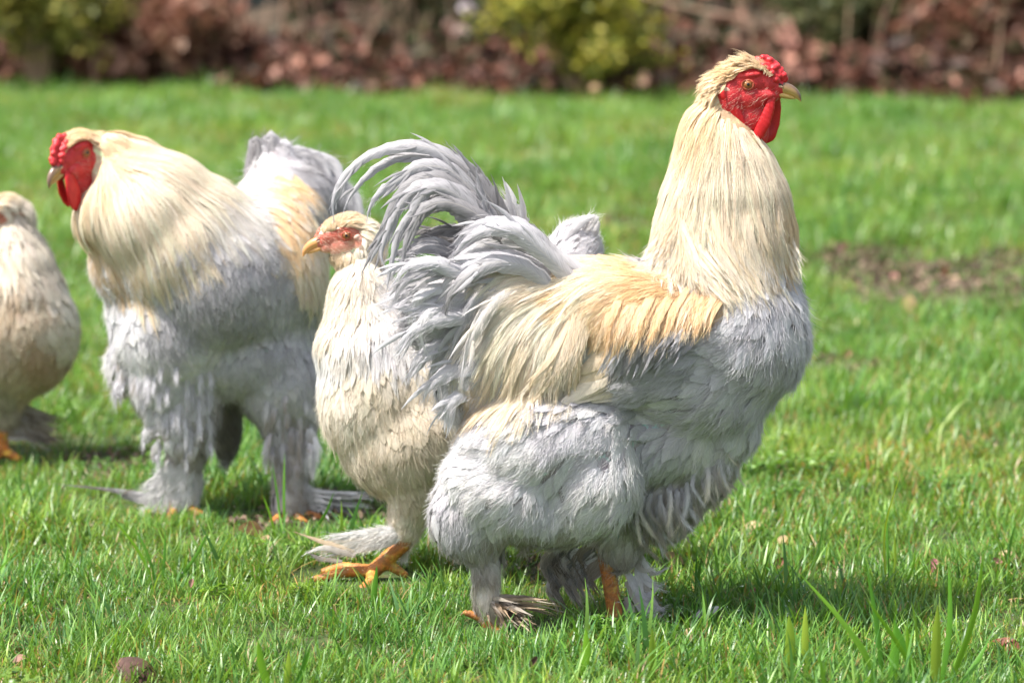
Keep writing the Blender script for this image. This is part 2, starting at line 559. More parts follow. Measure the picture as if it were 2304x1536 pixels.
# ------------------------------------------------------------------ a bird
class Bird:
    def __init__(s, name, Y0, foot, label, cat):
        s.Y0 = Y0
        s.k = Y0 / FPX                       # metres per photo unit at the bird
        loc = G(*foot)
        s.root = empty(name, tuple(loc), label, cat)
        s.blobs, s.fine = [], []
        s.extra = []                         # (verts, faces, colour) finer skin pieces joined to the body mesh
        s.pl = {}

    def B(s, px, py, dy=0.0):
        return P(px, py, s.Y0 + dy * s.k)

    def ell(s, px, py, dy, rx, ry, rz, rot=0.0):
        s.blobs.append((s.B(px, py, dy), diag(rx * s.k, ry * s.k, rz * s.k, -R(rot))))

    def tube(s, pts, flat=1.0):
        """pts: (px, py, dy, r)"""
        s.blobs += tube_blobs([s.B(*p[:3]) for p in pts], [p[3] * s.k for p in pts], 0.45, flat)

    def on(s, px, py, off):
        """depth of a point that lies off photo units in front of the plumage surface"""
        q = P(px, py, s.Y0); o = np.array((0, 0, CAM_H)); d = q - o; d /= np.linalg.norm(d)
        hit, *_ = s.bvh.ray_cast(Vector(o), Vector(d))
        y = hit.y if hit is not None else s.Y0 - 60 * s.k
        return (px, py, (y - s.Y0) / s.k - off)

    def trunk(s, voxel=0.007, smooth=10):
        s.tv, s.tf = remesh_blobs(s.blobs, voxel, smooth)
        s.bvh = BVHTree.FromPolygons([tuple(x) for x in s.tv], s.tf)

    # ---- feather tract over the trunk surface
    def plumage(s, controls, name, mat, cover=4.0, sharp=2.5, region=None, seg=7, lift=0.16, down=True, far=0.45, barb_scale=1.0, hair='down', jitter=0.12, single=None, r=0.00022, seed=None, lumpy=1.0):
        cx = np.array([c[:2] for c in controls], float)
        cd = np.array([c[2:4] for c in controls], float); cd /= np.linalg.norm(cd, axis=1, keepdims=True)
        cL = np.array([c[4] for c in controls], float) * s.k
        cW = np.array([c[5] for c in controls], float) * s.k
        cc = np.array([PAL[c[6]] for c in controls]); ck = np.array([c[7] for c in controls])
        ct = np.array([PAL[c[8]] if len(c) > 8 and c[8] else PAL[c[6]] for c in controls])
        tri = []
        for f in s.tf:
            tri.append(f[:3])
            if len(f) == 4: tri.append((f[0], f[2], f[3]))
        tri = np.array(tri)
        a, b, c = s.tv[tri[:, 0]], s.tv[tri[:, 1]], s.tv[tri[:, 2]]
        fn = np.cross(b - a, c - a); ar = np.linalg.norm(fn, axis=1) * 0.5; fn /= (2 * ar[:, None] + 1e-12)
        tot = ar.sum()
        Amin = (cL * cW).min() * 0.62
        n = int(tot * cover / Amin)
        pick = rng.choice(len(tri), n, p=ar / tot)
        r1, r2 = np.sqrt(rng.random(n)), rng.random(n)
        p0 = a[pick] * (1 - r1)[:, None] + b[pick] * (r1 * (1 - r2))[:, None] + c[pick] * (r1 * r2)[:, None]
        nn = fn[pick]
        pp = toplane(p0, s.Y0)
        if region is not None:
            ok = region(pp, p0, nn)
            p0, nn, pp = p0[ok], nn[ok], pp[ok]
        d2 = ((pp[:, None, :] - cx[None]) ** 2).sum(2) + 30.0
        wgt = 1 / d2 ** (sharp / 2)
        wn = wgt / wgt.sum(1, keepdims=True)
        L, W = wn @ cL, wn @ cW
        sel = np.argmin(d2 * np.exp(rng.normal(size=d2.shape) * 0.35), 1)
        kind = ck[sel]
        L = 0.5 * L + 0.5 * cL[sel]; W = 0.5 * W + 0.5 * cW[sel]
        pr = Amin / (L * W * 0.62) * np.where(nn[:, 1] > 0.35, far, 1.0)
        keep = rng.random(len(p0)) < pr
        p0, nn, pp, L, W, kind, sel, wn = p0[keep], nn[keep], pp[keep], L[keep], W[keep], kind[keep], sel[keep], wn[keep]
        n = len(p0)
        L = L * (1 + 0.15 * rng.normal(size=n)).clip(0.5, 1.6); W = W * (1 + 0.12 * rng.normal(size=n)).clip(0.6, 1.5)
        wgt2 = wn

        def direction(pos):
            q = toplane(pos, s.Y0)
            dd = ((q[:, None, :] - cx[None]) ** 2).sum(2) + 30.0
            ww = 1 / dd ** (sharp / 2); ww /= ww.sum(1, keepdims=True)
            v2 = ww @ cd
            return np.stack((v2[:, 0], np.zeros(len(q)), -v2[:, 1]), 1)
        tw = rng.normal(size=n) * jitter
        wob = rng.normal(size=(n, 2)) * jitter * 0.7; wph = rng.uniform(0, 6.28, n)
        cen = np.empty((n, seg, 3)); nor = np.empty((n, seg, 3)); sid = np.empty((n, seg, 3))
        pos = p0.copy()
        nr = nn.copy()
        prev = None
        lf = lift * (0.7 + 0.6 * rng.random(n))
        # loose clumps: neighbouring feathers lift and lean together
        q3 = p0 / (s.k * 26.0)
        lump = np.sin(q3[:, 0] + 1.7 * np.sin(q3[:, 2] * .7)) * np.sin(q3[:, 2] * 1.1 + 1.3 * np.sin(q3[:, 0] * .6) + q3[:, 1])
        lump2 = np.sin(q3[:, 0] * .63 + 2.1 * np.sin(q3[:, 2] * .41 + 2)) * np.cos(q3[:, 2] * .8 + q3[:, 1] * .9)
        soft = np.where(kind == 2, 1.0, 0.25)
        lf = lf * (1 + soft * 0.75 * lumpy * lump)
        tw = tw + soft * 0.38 * lumpy * lump2
        for i in range(seg):
            dv = direction(pos)
            dv = dv - nr * (dv * nr).sum(1, keepdims=True) * 0.97
            dv += 1e-4 * np.array((0.3, 0.1, -1.0))
            dv /= np.linalg.norm(dv, axis=1, keepdims=True)
            sd = np.cross(dv, nr); sd /= np.linalg.norm(sd, axis=1, keepdims=True) + 1e-9
            tt_ = tw + wob[:, 0] * np.sin(wph + i * 1.1)
            dv = dv * np.cos(tt_)[:, None] + sd * np.sin(tt_)[:, None]
            if prev is not None:
                dv = dv * 0.45 + prev * 0.55
                dv /= np.linalg.norm(dv, axis=1, keepdims=True)
            sd = np.cross(dv, nr); sd /= np.linalg.norm(sd, axis=1, keepdims=True) + 1e-9
            prev = dv
            cen[:, i] = pos; nor[:, i] = nr; sid[:, i] = sd
            if i == seg - 1: break
            pos = pos + dv * (L / (seg - 1))[:, None]
            t = (i + 1) / (seg - 1)
            h = lf * L * t ** 0.8 + 0.001
            for j in range(n):
                loc, no_, _, dist = s.bvh.find_nearest(pos[j])
                if loc is None: continue
                no_ = np.array(no_); sdist = float(np.dot(pos[j] - np.array(loc), no_))
                sdist = dist if sdist > 0 else -dist
                if sdist < h[j]:
                    pos[j] = np.array(loc) + no_ * h[j]
                else:
                    pos[j] = pos[j] - no_ * min(sdist - h[j], 0.3 * L[j] / seg)
                nr[j] = nr[j] * 0.4 + no_ * 0.6
            nr /= np.linalg.norm(nr, axis=1, keepdims=True)
        v = 1 + 0.045 * rng.normal(size=(n, 1))
        hue = 1 + 0.008 * rng.normal(size=(n, 3))
        c0 = np.clip((0.65 * cc[sel] + 0.35 * (wgt2 @ cc)) * v * hue, 0.02, 0.85)
        c1 = np.clip((0.65 * ct[sel] + 0.35 * (wgt2 @ ct)) * v * hue, 0.02, 0.85)
        pl = Plumes()
        for kd, camber, rag, per, ang, ln in ((0, 0.05, 0.06, 22, 0.45, 0.35), (1, 0.03, 0.08, 12, 0.13, 2.2), (2, 0.10, 0.10, 22, 0.42, 0.7)):
            m_ = kind == kd
            if not m_.any(): continue
            ww = W[m_] * (0.9 if kd == 2 else 1.0)
            solo = None
            if single and kd == single[1]:
                # the largest near-side feathers become parts of their own
                pr_ = toplane(cen[m_][:, -1], s.Y0)
                cand = np.where((nor[m_][:, 2, 1] < -0.2) & single[3](pr_))[0]
                cand = cand[np.argsort(-(L[m_][cand] * ww[cand]))][:single[2]]
                solo = np.zeros(len(ww), bool); solo[cand] = True
                for ci in cand:
                    one = Plumes()
                    sl = slice(ci, ci + 1)
                    one.strips(cen[m_][sl], sid[m_][sl], nor[m_][sl], ww[sl], kd, c0[m_][sl], c1[m_][sl], camber, rag)
                    me = mesh_np(single[0], one.v[0], one.q[0], one.c[0], one.u[0])
                    link(single[0], me, mat, s.root)
            g = ~solo if solo is not None else np.ones(len(ww), bool)
            pl.strips(cen[m_][g], sid[m_][g], nor[m_][g], ww[g], kd, c0[m_][g], c1[m_][g], camber, rag)
            if down and kd == 1:
                pl.strands(cen[m_], sid[m_], nor[m_], W[m_], c0[m_], c1[m_], 9 * barb_scale)
            elif down:
                pl.barbs(cen[m_], sid[m_], nor[m_], W[m_], c0[m_], c1[m_], per * barb_scale, ang, ln, 0.5, 0.25, 0.1, 0.05 if kd < 2 else 0.12)
        pl.build(name, mat, s.root, hair, r)
        return n

    # ---- one feather drawn along its own path
    def feather(s, name, pts, width, c0, c1=None, mat='quill', shape=1, n=22, camber=0.3, face=(0.0, -1.0, 0.25), ragged=0.08, barbs=60, twist=0.0, parent=None, hairs=None, blen=0.7, bang=0.6, m=7, splits=0):
        """pts: (px, py, dy); width in photo units"""
        path = catmull([s.B(*p) for p in pts], n)
        d = np.gradient(path, axis=0); d /= np.linalg.norm(d, axis=1, keepdims=True)
        fc = np.array(face, float)[None] + twist * np.linspace(0, 1, n)[:, None] * np.array((0.3, 0.2, 1.0))[None]
        sd = np.cross(d, fc); sd /= np.linalg.norm(sd, axis=1, keepdims=True) + 1e-9
        no = np.cross(sd, d)
        if (no @ np.array(face)).mean() < 0: no = -no
        c0 = np.array(PAL[c0]) if isinstance(c0, str) else np.array(c0)
        c1 = c0 if c1 is None else (np.array(PAL[c1]) if isinstance(c1, str) else np.array(c1))
        v = 1 + 0.06 * rng.normal()
        pl = Plumes()
        wv = np.array([width * s.k])
        pl.strips(path[None], sd[None], no[None], wv, shape, (c0 * v)[None], (c1 * v)[None], camber, ragged, m)
        if splits:                   # tufts of barbs that have come apart along the edges
            t = np.sort(rng.uniform(0.25, 0.80, splits)); i = (t * (n - 1)).astype(int)
            sg = np.where(rng.random(splits) < 0.5, -1.0, 1.0)[:, None]
            an = rng.uniform(0.15, 0.5, splits)[:, None]
            u = np.linspace(0, 1, 6)[None, :, None]
            Ls = (wv * rng.uniform(1.0, 2.3, splits))[:, None, None]
            an_u = an[:, None] * (1 - 0.5 * u)
            dd, ss, nn_ = d[i][:, None], (sd[i] * sg)[:, None], no[i][:, None]
            cs = path[i][:, None] + ss * wv * 0.12 + (dd * np.cos(an_u) + ss * np.sin(an_u)) * Ls * u + nn_ * Ls * 0.12 * u * rng.normal(size=(splits, 1, 1))
            pl.strips(cs, np.repeat(np.cross(no[i], d[i])[:, None], 6, 1), np.repeat(nn_, 6, 1), wv * rng.uniform(.14, .32, splits), 1,
                      (c0 * v)[None] * rng.uniform(.85, 1.12, (splits, 1)), (c1 * v)[None] * rng.uniform(.85, 1.15, (splits, 1)), camber, ragged, 3)
        me = mesh_np(name, np.concatenate(pl.v), np.concatenate(pl.q), np.concatenate(pl.c), np.concatenate(pl.u))
        ob = link(name, me, M[mat], parent or s.root)
        if hairs is not None and barbs:
            hairs.barbs(path[None], sd[None], no[None], wv, (c0 * v)[None], (c1 * v)[None], barbs, bang, blen, 0.5, 0.2, 0.05, 0.05)
        return ob

    # ---- the body mesh: trunk plus finer head and feet in one mesh
    def body(s, tcol, pieces):
        V, F, C = [s.tv], list(s.tf), [tcol(s.tv)]
        nv = len(s.tv)
        for v, f, c in pieces:
            V.append(v); C.append(c); F += [tuple(i + nv for i in q) for q in f]; nv += len(v)
        V = np.concatenate(V); C = np.concatenate(C)
        me = bpy.data.meshes.new('body')
        me.from_pydata(V.tolist(), [], F)
        a = me.attributes.new('Col', 'FLOAT_COLOR', 'POINT')
        c4 = np.ones((len(V), 4), np.float32); c4[:, :3] = C
        a.data.foreach_set('color', c4.ravel())
        me.polygons.foreach_set('use_smooth', np.ones(len(me.polygons), bool))
        return link('body', me, M['body'], s.root)


# ------------------------------------------------------------------ heads
def in_poly(x, z, poly):
    x = np.asarray(x); z = np.asarray(z)
    ins = np.zeros(x.shape, bool)
    n = len(poly)
    for i in range(n):
        x0, z0 = poly[i]; x1, z1 = poly[(i + 1) % n]
        cr = ((z0 > z) != (z1 > z)) & (x < (x1 - x0) * (z - z0) / ((z1 - z0) or 1e-9) + x0)
        ins ^= cr
    return ins


ROO_FACE = [(52, 22), (34, 30), (12, 36), (-14, 30), (-38, 12), (-58, -8), (-68, -22), (-58, -50), (-42, -80), (-18, -112), (8, -132), (24, -152), (50, -155), (70, -60), (95, -20), (90, 10), (70, 12)]
HEN_FACE = [(60, 14), (35, 16), (10, 24), (-16, 22), (-34, 6), (-40, -18), (-30, -34), (0, -40), (30, -44), (62, -44), (95, -20), (90, 6)]


class Head:
    def __init__(s, bird, px, py, dy, ez, ey, ex=0.0, size=1.0, hen=False, swing=0.0, wlen=1.0):
        """ez turns the head about the vertical, ey tips the beak down"""
        s.b = bird
        s.k = 4.0 / FPX * size
        s.R = rotm(0, 0, ez) @ rotm(0, ey, 0) @ rotm(ex, 0, 0)
        s.o = bird.B(px, py, dy)
        s.hen = hen
        s.swing, s.wlen = swing, wlen

    def W(s, v):
        return s.o + (np.asarray(v, float) * s.k) @ s.R.T

    def L(s, w):
        return ((np.asarray(w) - s.o) @ s.R) / s.k

    def blobs(s, lst, shrink=1.0):
        out = []
        for x, y, z, rx, ry, rz, *rot in lst:
            A = diag(rx, ry, rz, R(rot[0]) if rot else 0) * s.k * shrink
            out.append((s.W((x, y, z)), s.R @ A))
        return out

    def surf(s, name, lst, voxel, mat, smooth=3, parent=None, noise=0.0):
        v, f = remesh_blobs(s.blobs(lst), voxel * s.k, smooth)
        me = bpy.data.meshes.new(name)
        me.from_pydata(v.tolist(), [], f)
        me.polygons.foreach_set('use_smooth', np.ones(len(me.polygons), bool))
        return link(name, me, M[mat], parent or s.b.root)

    def build(s):
        b, hen = s.b, s.hen
        sk = [(0, 0, 5, 60, 33, 42), (35, 0, 2, 40, 25, 30), (60, 0, -8, 28, 17, 22), (5, 0, -28, 52, 33, 38),
              (44, 0, -26, 34, 20, 16), (-42, 0, -35, 50, 40, 60)]
        if not hen:
            sk += [(8, 0, -70, 44, 25, 45), (26, 0, -108, 24, 15, 38), (-20, 0, -90, 40, 30, 50)]
            sk += [(4, sg * 27, 21, 27, 9, 8, 8) for sg in (1, -1)] + [(35, sg * 22, -24, 26, 7, 12) for sg in (1, -1)]
        else:
            sk += [(-10, 0, -62, 46, 32, 50), (10, 0, -45, 40, 24, 30), (-15, 0, -110, 45, 36, 60)]
            sk += [(4, sg * 27, 18, 24, 8, 7, 8) for sg in (1, -1)]
        v, f = remesh_blobs(s.blobs(sk), 2.6 * s.k, 4)
        l = s.L(v)
        poly = HEN_FACE if hen else ROO_FACE
        red = in_poly(l[:, 0], l[:, 2], poly)
        skin = np.array((0.62, 0.16, 0.11)) if hen else np.array((0.60, 0.030, 0.038))
        c = np.where(red[:, None], skin, np.array(PAL['buff'] if not hen else PAL['hen']))
        if hen:
            pale = np.clip((-l[:, 2] - 12) / 22, 0, 1)[:, None] * 0.7
            c = np.where(red[:, None], c * (1 - pale) + np.array((0.68, 0.42, 0.30)) * pale, c)
        s.hv, s.hf, s.hcol = v, f, c
        s.bvh = BVHTree.FromPolygons([tuple(x) for x in v], f)
        # comb
        if not hen:
            cb = [(x, y, z, r_, r_ * .8, r_) for x, z, r_ in ((26, 49, 11), (38, 52, 12), (50, 47, 13), (61, 38, 13), (70, 27, 12), (77, 16, 11), (81, 8, 8)) for y in (0,)]
            cb += [(x, sg * 12, z, r_, r_ * .8, r_) for x, z, r_ in ((30, 42, 8), (41, 39, 9), (52, 30, 10), (60, 18, 10), (66, 8, 8)) for sg in (1, -1)]
            cb += [(x - 2, y * .85, z - 4, 8, 7, 7.5) for x, y, z in ((24, 3, 59), (36, -4, 63), (44, 4, 62), (52, -5, 58), (62, 5, 50), (68, -4, 44), (76, 3, 36), (83, -3, 24), (86, 1, 16), (47, -19, 38), (56, -20, 29), (64, -18, 14), (38, -18, 46), (60, -16, 40), (70, -12, 22), (47, 19, 38), (60, 19, 24))]
        else:
            cb = [(x, 0, z, r_, r_ * .7, r_) for x, z, r_ in ((36, 24, 8), (46, 26, 10), (56, 22, 11), (66, 14, 11), (74, 5, 9))]
            cb += [(x, sg * 9, z, 7, 6, 7) for x, z in ((46, 18), (58, 12), (68, 3)) for sg in (1, -1)]
            cb += [(x, y, z, 3, 3, 3) for x, y, z in ((40, -3, 33), (50, 2, 37), (58, -3, 33), (66, 2, 26), (74, -2, 15), (52, -12, 26), (62, -13, 18))]
        s.surf('comb', cb, 1.5, 'comb' if not hen else 'hencomb', 7)
        # wattles
        if not hen:
            for sg in (-1, 1):
                p = [(56, -24), (50, -52), (40, -82), (28, -106), (16, -126)] if sg < 0 else [(62, -30), (58, -55), (52, -82), (46, -106), (40, -122)]
                rr = (8, 11, 13, 12, 7) if sg < 0 else (12, 19, 23, 22, 12)
                hx, hz = p[0]; ca_, sa_ = math.cos(s.swing), math.sin(s.swing)
                p = [(hx + ((x - hx) * ca_ - (z - hz) * sa_) * s.wlen, hz + ((x - hx) * sa_ + (z - hz) * ca_) * s.wlen) for x, z in p]
                lst = []
                for i in range(4):
                    for t in (0, .33, .66):
                        x = p[i][0] * (1 - t) + p[i + 1][0] * t; z = p[i][1] * (1 - t) + p[i + 1][1] * t
                        q = rr[i] * (1 - t) + rr[i + 1] * t
                        lst.append((x, sg * (13 + 7 * math.sin((i + t) * .7)) - (4 if sg < 0 else -2), z, q, 5.0, q * 1.25, 22 if sg < 0 else 5))
                s.surf('wattle', lst, 1.7, 'wattle', 3)
            for sg in (-1, 1):
                lst = []
                for i in range(12):
                    t = i / 11
                    x = -54 + 50 * t + 6 * math.sin(t * 3); z = -24 - 92 * t; q = 6 + 8 * math.sin(math.pi * (0.15 + 0.85 * t)) 
                    lst.append((x, sg * (36 - 12 * t), z, q, 4.5, q * 1.4, 25))
                s.surf('earlobe', lst, 1.8, 'wattle', 3)
                s.surf('ear_tuft', [(-54, sg * 34, -9, 13, 4, 7, -22), (-42, sg * 33, -15, 14, 4, 8, -30)], 1.9, 'lobe', 3)
        else:
            for sg in (-1, 1):
                s.surf('wattle', [(34, sg * 18, -40, 18, 3, 4.5, 40), (22, sg * 20, -50, 12, 3, 4.5, 40), (48, sg * 15, -31, 10, 3, 4, 30)], 1.7, 'wattle', 2)
                s.surf('ear_tuft', [(-26, sg * 34, -8, 10, 5, 7, -20), (-34, sg * 34, -16, 8, 5, 9, -50)], 1.9, 'lobe', 2)
        # beak
        bm_ = 'beak' if not hen else 'henbeak'
        for nm, pth, rz_, ry_ in (('upper_beak', [(58, -6), (76, -8), (92, -12), (105, -19), (114, -28), (120, -39)], (15, 14.5, 12.5, 10, 6.5, 1.2), (15, 13, 10.5, 8, 5, 1.0)),
                                  ('lower_beak', [(56, -22), (74, -24), (88, -27), (99, -30), (108, -33)], (8, 7.5, 6.5, 4.5, 1.0), (13, 11, 8.5, 5, 1.0))):
            pp = catmull([(x, 0, z) for x, z in pth], 16)
            xs = np.linspace(0, 1, len(rz_)); xt = np.linspace(0, 1, 16)
            v_, q_, u_ = sweep(pp, np.interp(xt, xs, ry_), np.interp(xt, xs, rz_), 16)
            u_[:, 1] = (u_[:, 1] if nm == 'upper_beak' else u_[:, 1] * 0.3) * 0.9
            link(nm, mesh_np(nm, s.W(v_), q_, None, u_), M[bm_], b.root)
        for sg in (-1, 1):
            nz = s.surf('nostril', [(72, sg * 12.5, -2, 8, 2.5, 4.2, -8)], 1.1, 'nostril', 1)
            s.surf('nostril_flap', [(73, sg * 13.2, -5, 7, 2.6, 3.2, -12)], 1.0, 'quillshaft', 1, nz)
            # eye: ball, pupil, lid
            er = 11.5
            ey = 27.5 if not hen else 29.5
            bm = bmesh.new()
            bmesh.ops.create_uvsphere(bm, u_segments=24, v_segments=16, radius=er * s.k)
            me = bpy.data.meshes.new('eye'); bm.to_mesh(me); bm.free()
            vv = np.array([x.co[:] for x in me.vertices]) / s.k
            for i, x in enumerate(me.vertices): x.co = Vector(s.W(vv[i] + (0.5, sg * ey, 0)))
            me.polygons.foreach_set('use_smooth', np.ones(len(me.polygons), bool))
            eye = link('eye', me, M['iris'], b.root)
            s.surf('pupil', [(1.0, sg * (ey + er - 4.3), 0.5, 5.4, 5.0, 5.4)], 0.8, 'pupil', 1, eye)
            th = np.linspace(0, 2 * np.pi, 28, endpoint=False)
            ring = np.stack((0.5 + (er * .98) * np.cos(th) * 1.12, sg * (ey + er * 0.50 - 0.8 * np.abs(np.cos(th))), er * .90 * np.sin(th)), 1)
            ph = np.linspace(0, 2 * np.pi, 8, endpoint=False)
            rad = np.stack((np.cos(th), 0 * th, np.sin(th)), 1)
            vv = ring[:, None] + 2.3 * (np.cos(ph)[None, :, None] * rad[:, None] + np.sin(ph)[None, :, None] * np.array((0, 1, 0)))
            ix = np.arange(28 * 8).reshape(28, 8)
            q = np.stack((ix, np.roll(ix, -1, 0), np.roll(np.roll(ix, -1, 0), -1, 1), np.roll(ix, -1, 1)), -1).reshape(-1, 4)
            link('eyelid', mesh_np('eyelid', s.W(vv.reshape(-1, 3)), q), M['lid'], b.root)

    def trunk_blobs(s):
        return s.blobs([(0, 0, 5, 50, 28, 34), (-30, 0, -30, 45, 32, 50), (0, 0, -28, 44, 26, 32)])

    def plumes(s, controls, cover=6, name='head_feathers', lift=0.3, jitter=0.2):
        b = s.b
        sv = b.tv, b.tf, b.bvh
        b.tv, b.tf, b.bvh = s.hv, s.hf, s.bvh
        poly = HEN_FACE if s.hen else ROO_FACE

        def reg(pp, p0, nn):
            l = s.L(p0)
            ok = ~in_poly(l[:, 0], l[:, 2], poly)
            return ok & (l[:, 0] < 60)
        b.plumage(controls, name, M['silk'], cover=cover, region=reg, seg=5, lift=lift, far=0.6, hair='head_down', jitter=jitter, barb_scale=0.7, r=0.00016)
        # fine pale bristles on the face
        tri = np.array([f[:3] for f in s.hf])
        c = s.hv[tri].mean(1); nn = np.cross(s.hv[tri[:, 1]] - s.hv[tri[:, 0]], s.hv[tri[:, 2]] - s.hv[tri[:, 0]]); nn /= np.linalg.norm(nn, axis=1, keepdims=True)
        l = s.L(c)
        ok = in_poly(l[:, 0], l[:, 2], poly) & (l[:, 0] < 72) & (l[:, 2] < (-6 if not s.hen else 40)) & (np.abs(l[:, 1]) > 8)
        idx = np.where(ok)[0]
        idx = rng.choice(idx, 420 if not s.hen else 700)
        d = np.array((-0.9, 0, -0.5)) @ s.R.T
        dv = d + rng.normal(size=(len(idx), 3)) * 0.25
        Lh = (8 + 7 * rng.random((len(idx), 1))) * s.k
        p = c[idx]
        pts = np.stack((p, p + (dv * 0.5 + nn[idx] * 0.35) * Lh, p + (dv + nn[idx] * 0.45) * Lh), 1)
        make_hair('face_bristles', pts, np.tile(np.array((0.72, 0.55, 0.45)), (len(idx), 1)), 0.00011, b.root)
        b.tv, b.tf, b.bvh = sv


def foot_piece(b, tubes, voxel=0.0019, col=(0.52, 0.20, 0.045)):
    bl, segs = [], []
    for t in tubes:
        w_ = [b.B(*p[:3]) for p in t]
        bl += tube_blobs(w_, [p[3] * b.k for p in t], 0.4)
        acc = rng.random() * .01
        for a, c in zip(w_[:-1], w_[1:]):
            segs.append((a, c, acc)); acc += np.linalg.norm(c - a)
    v, f = remesh_blobs(bl, voxel, 2)
    # overlapping scutes ring the shank and the toes
    best = np.full(len(v), 1e9); ax = np.zeros(len(v)); rad = np.zeros_like(v)
    for a, c, acc in segs:
        d = c - a; L = np.linalg.norm(d); u = np.clip(((v - a) @ d) / L ** 2, 0, 1)
        q = a + u[:, None] * d; ds = np.linalg.norm(v - q, axis=1)
        m = ds < best
        best[m] = ds[m]; ax[m] = acc + u[m] * L; rad[m] = (v - q)[m] / (ds[m, None] + 1e-9)
    ph = (ax / 0.0052 + 0.25 * np.sin(v[:, 0] * 700 + v[:, 2] * 300)) % 1.0
    v = v + rad * (0.0009 * (ph - .5) * (rad[:, 2:3].ravel() > -.5))[:, None]
    groove = np.clip(1 - ph / .22, 0, 1)[:, None]
    dirt = np.clip(0.5 + 0.5 * np.sin(v[:, 0] * 260 + 3 * np.sin(v[:, 2] * 190)) - .35, 0, 1)[:, None]
    c = np.array(col)[None] * (1 - 0.45 * groove) * (1 - 0.3 * dirt)
    c = c * (1 - .35 * dirt) + np.array((0.30, 0.19, 0.11)) * .35 * dirt + 0.05 * rng.normal(size=(len(v), 1)) * np.array(col)
    return v, f, np.clip(c, 0.01, 1)


def claw(b, p0, p1, r=5):
    pp = catmull([b.B(*p0), (b.B(*p0) + b.B(*p1)) / 2 + (0, 0, 0.002), b.B(*p1)], 8)
    v, q, u = sweep(pp, np.linspace(r, 0.6, 8) * b.k, np.linspace(r, 0.6, 8) * b.k, 8)
    link('claw', mesh_np('claw', v, q, None, u), M['beak'], b.root)


# =================================================================== SETTING
def edge_y(x):
    """where the lawn stops and the leaf litter begins"""
    return 14.55 - 0.30 * x + 0.12 * np.sin(x * 2.3)


def ground_z(x, y):
    e = y - edge_y(np.clip(x, -10, 10))
    z = np.where(e > 0, 0.55 * (1 - np.exp(-np.clip(e, 0, 50) / 3.2)) + 0.03 * np.sin(x * 3.1 + y * 2), 0.0)
    lawn = 0.010 * np.sin(x * 2.1 + 1.3) * np.sin(y * 1.7) + 0.006 * np.sin(x * 5.3 + y * 3.7)
    return z + np.where(e > 0, 0, 1) * lawn


def ground_material():
    m, n, b = new_mat('lawn_soil')
    tc = N(n, 'ShaderNodeTexCoord')
    n1 = N(n, 'ShaderNodeTexNoise'); n1.inputs['Scale'].default_value = 30; n1.inputs['Detail'].default_value = 8
    n2 = N(n, 'ShaderNodeTexNoise'); n2.inputs['Scale'].default_value = 1.4; n2.inputs['Detail'].default_value = 4
    for x in (n1, n2): n.links.new(tc.outputs['Object'], x.inputs['Vector'])
    green = ramp_out(n, n1.outputs[0], [(0.3, (0.03, 0.032, 0.016)), (0.5, (0.045, 0.07, 0.02)), (0.75, (0.11, 0.09, 0.05))])
    soil = ramp_out(n, n1.outputs[0], [(0.3, (0.06, 0.044, 0.03)), (0.75, (0.17, 0.125, 0.09))])
    at = N(n, 'ShaderNodeAttribute', attribute_name='soil')
    c = mixc(n, 'MIX', at.outputs['Fac'], green, soil)
    n.links.new(c, b.inputs['Base Color'])
    bp = N(n, 'ShaderNodeBump'); bp.inputs['Strength'].default_value = 0.8; bp.inputs['Distance'].default_value = 0.01
    n.links.new(n1.outputs[0], bp.inputs['Height']); n.links.new(bp.outputs[0], b.inputs['Normal'])
    set_in(b, Roughness=0.9, Specular_IOR_Level=0.2)
    return m


SOIL = []          # bare patches: (x, y, rx, ry, strength)
for px, py, rx, ry, st in ((1960, 610, 0.16, 0.60, 1.0), (2080, 635, 0.22, 0.6, 1.0), (2250, 600, 0.14, 0.4, .8), (1890, 590, .10, .3, .8), (250, 1052, 0.09, 0.13, 1.0), (330, 1040, .06, .1, .8),
                           (1900, 830, .06, .12, .6), (1500, 1290, .07, .06, .5), (760, 1150, .10, .12, .5), (2290, 680, .1, .2, .7), (1230, 1290, .08, .06, .5), (600, 1200, .05, .05, .6), (1380, 520, .1, .4, .5)):
    g = G(px, py); SOIL.append((g[0], g[1], rx, ry, st))


def soil_at(x, y):
    s_ = np.zeros(np.shape(x))
    wob = 0.25 * np.sin(x * 23 + y * 17) + 0.2 * np.sin(x * 51 - y * 33)
    for sx, sy, rx, ry, st in SOIL:
        d = ((x - sx) / rx) ** 2 + ((y - sy) / ry) ** 2
        s_ = np.maximum(s_, st * np.clip(1.3 - d + wob, 0, 1))
    return s_


def build_ground():
    xs = np.concatenate((np.linspace(-120, -8, 12), np.linspace(-7, -2.2, 30), np.linspace(-2.1, 2.1, 150), np.linspace(2.2, 7, 30), np.linspace(8, 120, 12)))
    ys = np.concatenate((np.linspace(-60, 1, 10), np.linspace(1.5, 3, 8), np.linspace(3.1, 8, 170), np.linspace(8.1, 24, 150), np.linspace(26, 300, 20)))
    X, Y = np.meshgrid(xs, ys)
    Z = ground_z(X, Y)
    v = np.stack((X, Y, Z), -1).reshape(-1, 3)
    idx = np.arange(X.size).reshape(X.shape)
    q = np.stack((idx[:-1, :-1], idx[:-1, 1:], idx[1:, 1:], idx[1:, :-1]), -1).reshape(-1, 4)
    me = mesh_np('ground', v, q)
    a = me.attributes.new('soil', 'FLOAT', 'POINT')
    e = (Y - edge_y(np.clip(X, -10, 10)))
    a.data.foreach_set('value', np.clip(np.maximum(soil_at(X, Y), np.clip(e * 4, 0, 1)), 0, 1).astype(np.float32).ravel())
    link('ground', me, ground_material(), None, 'structure')


